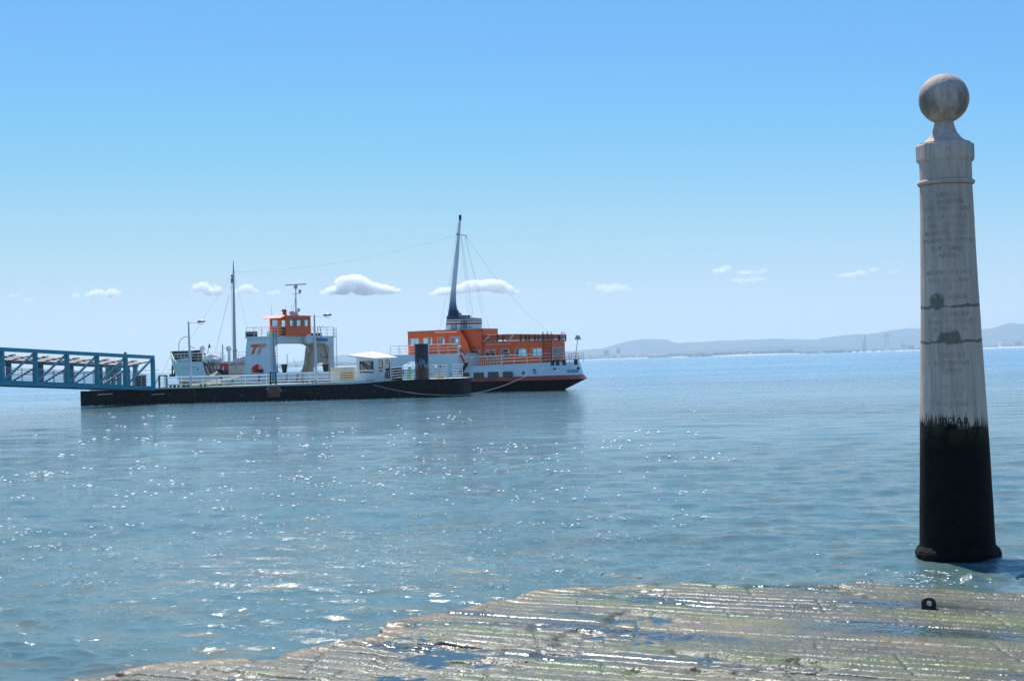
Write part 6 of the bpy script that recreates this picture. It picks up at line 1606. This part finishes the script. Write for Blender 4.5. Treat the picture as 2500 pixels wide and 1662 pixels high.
def quay():
    xs = np.concatenate([np.arange(-6.6, 7.6, .0135), np.arange(7.6, 15, .06)]); ys = [3.6]
    ys = np.concatenate([np.arange(8.0, 12.6, .06), np.arange(12.6, 20.6, .0115)])
    X, Y = np.meshgrid(xs, ys, indexing='xy')
    D = inside_dist(X[::2, ::2], Y[::2, ::2]); D = np.repeat(np.repeat(D, 2, 0), 2, 1)[:X.shape[0], :X.shape[1]]
    D = inside_dist(X, Y) if True else D
    c, s = math.cos(QA), math.sin(QA); U_ = X * c + Y * s; V_ = -X * s + Y * c
    wob = fbm(X, Y, .5, 3, 3) * .03; V2 = V_ + wob
    wear = np.clip(.55 + 1.6 * fbm(X, Y, .45, 21, 3), 0, 1)
    gs = .235; ph = (V2 / gs) % 1.0; gi = np.floor(V2 / gs)
    gr = np.exp(-((ph - .5) / .085) ** 2)
    tooth = (ph - .5) * .009                                        # every course tilts a little
    # cross joints every ~1.5 m, staggered each few courses
    row = np.floor(V2 / (gs * 4)); uo = U_ + (row * .73) % 1.9 + V_ * .5 + fbm(X, Y, 1.3, 8, 2) * .08; jj = np.abs(((uo / 1.9) % 1) - .5) * 1.9; jt = np.exp(-((jj - .95) / .022) ** 2)
    h = .012 * fbm(X, Y, 2.2, 31, 4) + .022 * fbm(X, Y, .5, 41, 2)
    linew = .35 + 1.3 * ((np.sin(gi * 12.9898) * 43758.5453) % 1.0); h += -.022 * gr * (.35 + .65 * wear) * linew - .009 * jt * (wear > .3) + tooth * wear
    h += .006 * fbm(X, Y, 14, 51, 3) + .005 * vnoise(X, Y, 55, 61)
    broken = np.clip((fbm(X, Y, .8, 77, 4) - .17) * 9, 0, 1); h -= broken * (.028 + .03 * fbm(X, Y, 5, 88, 3))
    Db = D + .07 + fbm(X, Y, 2.2, 5, 4) * .16 * np.clip(D * 4 + 1, 0, 1)
    h += .012 * np.clip(1 - np.abs(Db - .12) / .15, 0, 1)                       # slight worn kerb along the rim
    z = ZQ + h; drop = np.clip(-Db / .07, 0, 1); z = z * (1 - drop) + (-.9) * drop
    z = np.where(Db < .02, z - np.clip((.02 - Db) / .05, 0, 1) * .03, z)
    keep = D > -.30
    nr, nc = X.shape; idx = np.arange(nr * nc).reshape(nr, nc)
    kq = keep[:-1, :-1] & keep[1:, :-1] & keep[1:, 1:] & keep[:-1, 1:]
    q = np.stack([idx[:-1, :-1], idx[:-1, 1:], idx[1:, 1:], idx[1:, :-1]], -1)[kq]
    used = np.zeros(nr * nc, bool); used[q.ravel()] = True; remap = np.cumsum(used) - 1
    co = np.stack([X, Y, z], -1).reshape(-1, 3)[used]; grv = np.clip(gr * linew * (.35 + .65 * wear) + .45 * jt * (wear > .3), 0, 1.5).reshape(-1)[used]; rim = (np.clip(1 - np.abs(Db - .10) / .30, 0, 1) * np.clip(1.5 - X * .55, 0, 1)).reshape(-1)[used]; return co, remap[q], grv, rim
QM = bpy.data.materials.new('wet_quay_stone'); QM.use_nodes = True; nt = QM.node_tree; L = nt.links; b_ = nt.nodes['Principled BSDF']
tc = N_('ShaderNodeTexCoord'); sp = N_('ShaderNodeSeparateXYZ'); L.new(tc.outputs['Object'], sp.inputs[0])
ga = N_('ShaderNodeAttribute', attribute_type='GEOMETRY', attribute_name='groove'); groove = ga.outputs['Fac']
def rnoise(sc, scale, det=6, rough=.6, rot=R(29.5)):
    mp = N_('ShaderNodeMapping', vector_type='TEXTURE'); mp.inputs['Rotation'].default_value = (0, 0, -rot); m2_ = N_('ShaderNodeMapping'); m2_.inputs['Scale'].default_value = sc
    L.new(tc.outputs['Object'], mp.inputs[0]); L.new(mp.outputs[0], m2_.inputs[0])
    n = N_('ShaderNodeTexNoise'); n.inputs['Scale'].default_value = scale; n.inputs['Detail'].default_value = det; n.inputs['Roughness'].default_value = rough; L.new(m2_.outputs[0], n.inputs['Vector']); return n.outputs[0]
base = ramp(rnoise((.5, 1, 1), 1.3, 6), .3, .72, (.062, .066, .042), (.132, .126, .085))
film = ramp(rnoise((.35, 1.5, 1), .8, 5, .62), .54, .64)                                      # thin wet film, smooth and darker
base = mix(mth('MULTIPLY', film, .75), base, (.045, .065, .075))
moss = mth('MAXIMUM', ramp(rnoise((.35, 1.8, 1), 1.1, 7, .7), .51, .64), mth('MULTIPLY', ramp(rnoise((.3, 1, 1), .5, 3), .45, .6), ramp(mth('ABSOLUTE', mth('SUBTRACT', sp.outputs[1], 19.2)), .1, 1.1, (1, 1, 1), (0, 0, 0))))
base = mix(mth('MULTIPLY', moss, .85), base, ramp(noise_((1, 1, 1), 20, 4), .3, .7, (.055, .11, .012), (.12, .175, .025)))
base = mix(mth('MULTIPLY', ramp(rnoise((.5, 1.2, 1), .55, 5), .55, .66), .6), base, (.24, .175, .10))
base = mix(ramp(noise_((1, 1, 1), 45, 3, .7), .52, .68, (0, 0, 0), (.5, .5, .5)), base, (.22, .22, .185))
gr_ = N_('ShaderNodeAttribute', attribute_type='GEOMETRY', attribute_name='rim')
base = mix(mth('MULTIPLY', ramp(gr_.outputs['Fac'], .15, .7), .8), base, ramp(noise_((1, 1, 1), 6, 6, .7), .35, .7, (.12, .075, .032), (.30, .22, .12)))
base = mix(ramp(groove, .25, .75), base, (.018, .02, .015))
L.new(base, b_.inputs['Base Color']); b_.inputs['Specular IOR Level'].default_value = .30
rg = mix(film, ramp(noise_((1, 1, 1), 2.5, 4), .35, .65, (.34,) * 3, (.55,) * 3), (.14, .14, .14)); L.new(rg, b_.inputs['Roughness'])
bp = N_('ShaderNodeBump'); bp.inputs['Strength'].default_value = 1.0; bp.inputs['Distance'].default_value = .0055
vo = N_('ShaderNodeTexVoronoi'); vo.inputs['Scale'].default_value = 30; L.new(tc.outputs['Object'], vo.inputs['Vector'])
hh = mth('ADD', mth('MULTIPLY', mth('SUBTRACT', 1, vo.outputs[0]), ramp(noise_((1, 1, 1), 1.7, 4), .35, .6)), mth('MULTIPLY', noise_((1, 1, 1), 80, 3), .4))
hh = mth('MULTIPLY', hh, mth('SUBTRACT', 1.0, mth('MULTIPLY', film, .85)))
L.new(hh, bp.inputs['Height']); L.new(bp.outputs[0], b_.inputs['Normal'])
qco, qq, grv, rim = quay(); q_ = grid_obj('quay', qco, qq, QM); at_ = q_.data.attributes.new('groove', 'FLOAT', 'POINT'); at_.data.foreach_set('value', grv.astype(np.float32)); at2_ = q_.data.attributes.new('rim', 'FLOAT', 'POINT'); at2_.data.foreach_set('value', rim.astype(np.float32)); tag(q_, 'wet algae covered stone quay with grooved courses and puddles', kind='structure')
# puddles: rain and tide water lying level in the hollows
PM = bpy.data.materials.new('puddle_water'); PM.use_nodes = True; nt = PM.node_tree; L = nt.links; b_ = nt.nodes['Principled BSDF']; tc = N_('ShaderNodeTexCoord')
L.new(ramp(noise_((1, 1, 1), 1.5, 4), .3, .7, (.012, .022, .03), (.03, .035, .03)), b_.inputs['Base Color']); b_.inputs['Roughness'].default_value = .03; b_.inputs['IOR'].default_value = 1.333
bp = N_('ShaderNodeBump'); bp.inputs['Strength'].default_value = .12; bp.inputs['Distance'].default_value = .01; L.new(noise_((1, 2, 1), 9, 4), bp.inputs['Height']); L.new(bp.outputs[0], b_.inputs['Normal'])
inner = []
for (x, y) in edge[1:]: inner.append((x, y - .16))
mb = MB(); pp = [(-7.9, 8.6)] + [(x + (.12 if x < 0 else 0), y - .05) for x, y in inner[1:-1]] + [(14.5, inner[-1][1] - .3), (14.5, 7.5), (-7.9, 7.5)]
mb.plate([pp], lambda a, b: (a, b, ZQ - .034), (0, 0, -.002)); o = mb.build('puddles', PM); tag(o, 'blue puddles lying in the hollows of the quay', kind='structure')

# mooring eye -----------------------------------------------------------
me_ = G(2268, 1486, ZQ + .0); Yb = me_.y; s = 35 / FPX * Yb; hgt = 28 / FPX * Yb / math.cos(.3)
ey = empty('mooring_eye', (me_.x, me_.y, ZQ - .012), R(-14), label='small black iron mooring eye standing on the wet quay before the column', cat='mooring ring')
out_ = [(-s * .5, 0), (s * .5, 0)] + [(s * .5, hgt * .55)] + [(s * .5 * math.cos(R(a)), hgt * .58 + hgt * .45 * math.sin(R(a))) for a in range(15, 166, 15)] + [(-s * .5, hgt * .55)]
hole = [(s * .19 * math.cos(R(a)) + s * .02, hgt * .56 + s * .2 * math.sin(R(a))) for a in range(0, 360, 24)]
mb = MB(); mb.plate([out_, hole], lambda a, b: (a, 0, b), (0, .055, 0)); o = mb.build('eye_plate', mat('old_iron', (.014, .02, .02), .5, var=.5, vscale=30, bump=.6, bscale=60), ey)
bv = o.modifiers.new('bev', 'BEVEL'); bv.width = .008; bv.segments = 2
mb = MB(); mb.lathe([(s * .8, -.01), (s * .7, .012), (s * .3, .016)], 16, (0, .03)); mb.build('base_plate', MATS['old_iron'], ey, True)
# low weed-covered rocks just off the quay
ROCK = mat('weedy_rock', (.018, .022, .018), .35, var=.5, vscale=12, bump=.8, bscale=20)
for i, (x, y, sx) in enumerate(((2118, 1421, .13), (2146, 1419, .07))):
    p_ = G(x, y, 0); mb = MB(); mb.ball((0, 0, -.02), sx, 9, (1.3, .8, .38))
    for k, v in enumerate(mb.v): q = Vector(v) * 9 + Vector((i * 5, 0, 0)); f_ = 1 + .35 * noise.noise(q); mb.v[k] = (v[0] * f_, v[1] * f_, v[2] * f_)
    o = mb.build('rock', ROCK, None, True); o.location = (p_.x, p_.y, 0); tag(o, ('wider' if i == 0 else 'smaller') + ' dark wet rock breaking the water left of the column foot', 'rock')
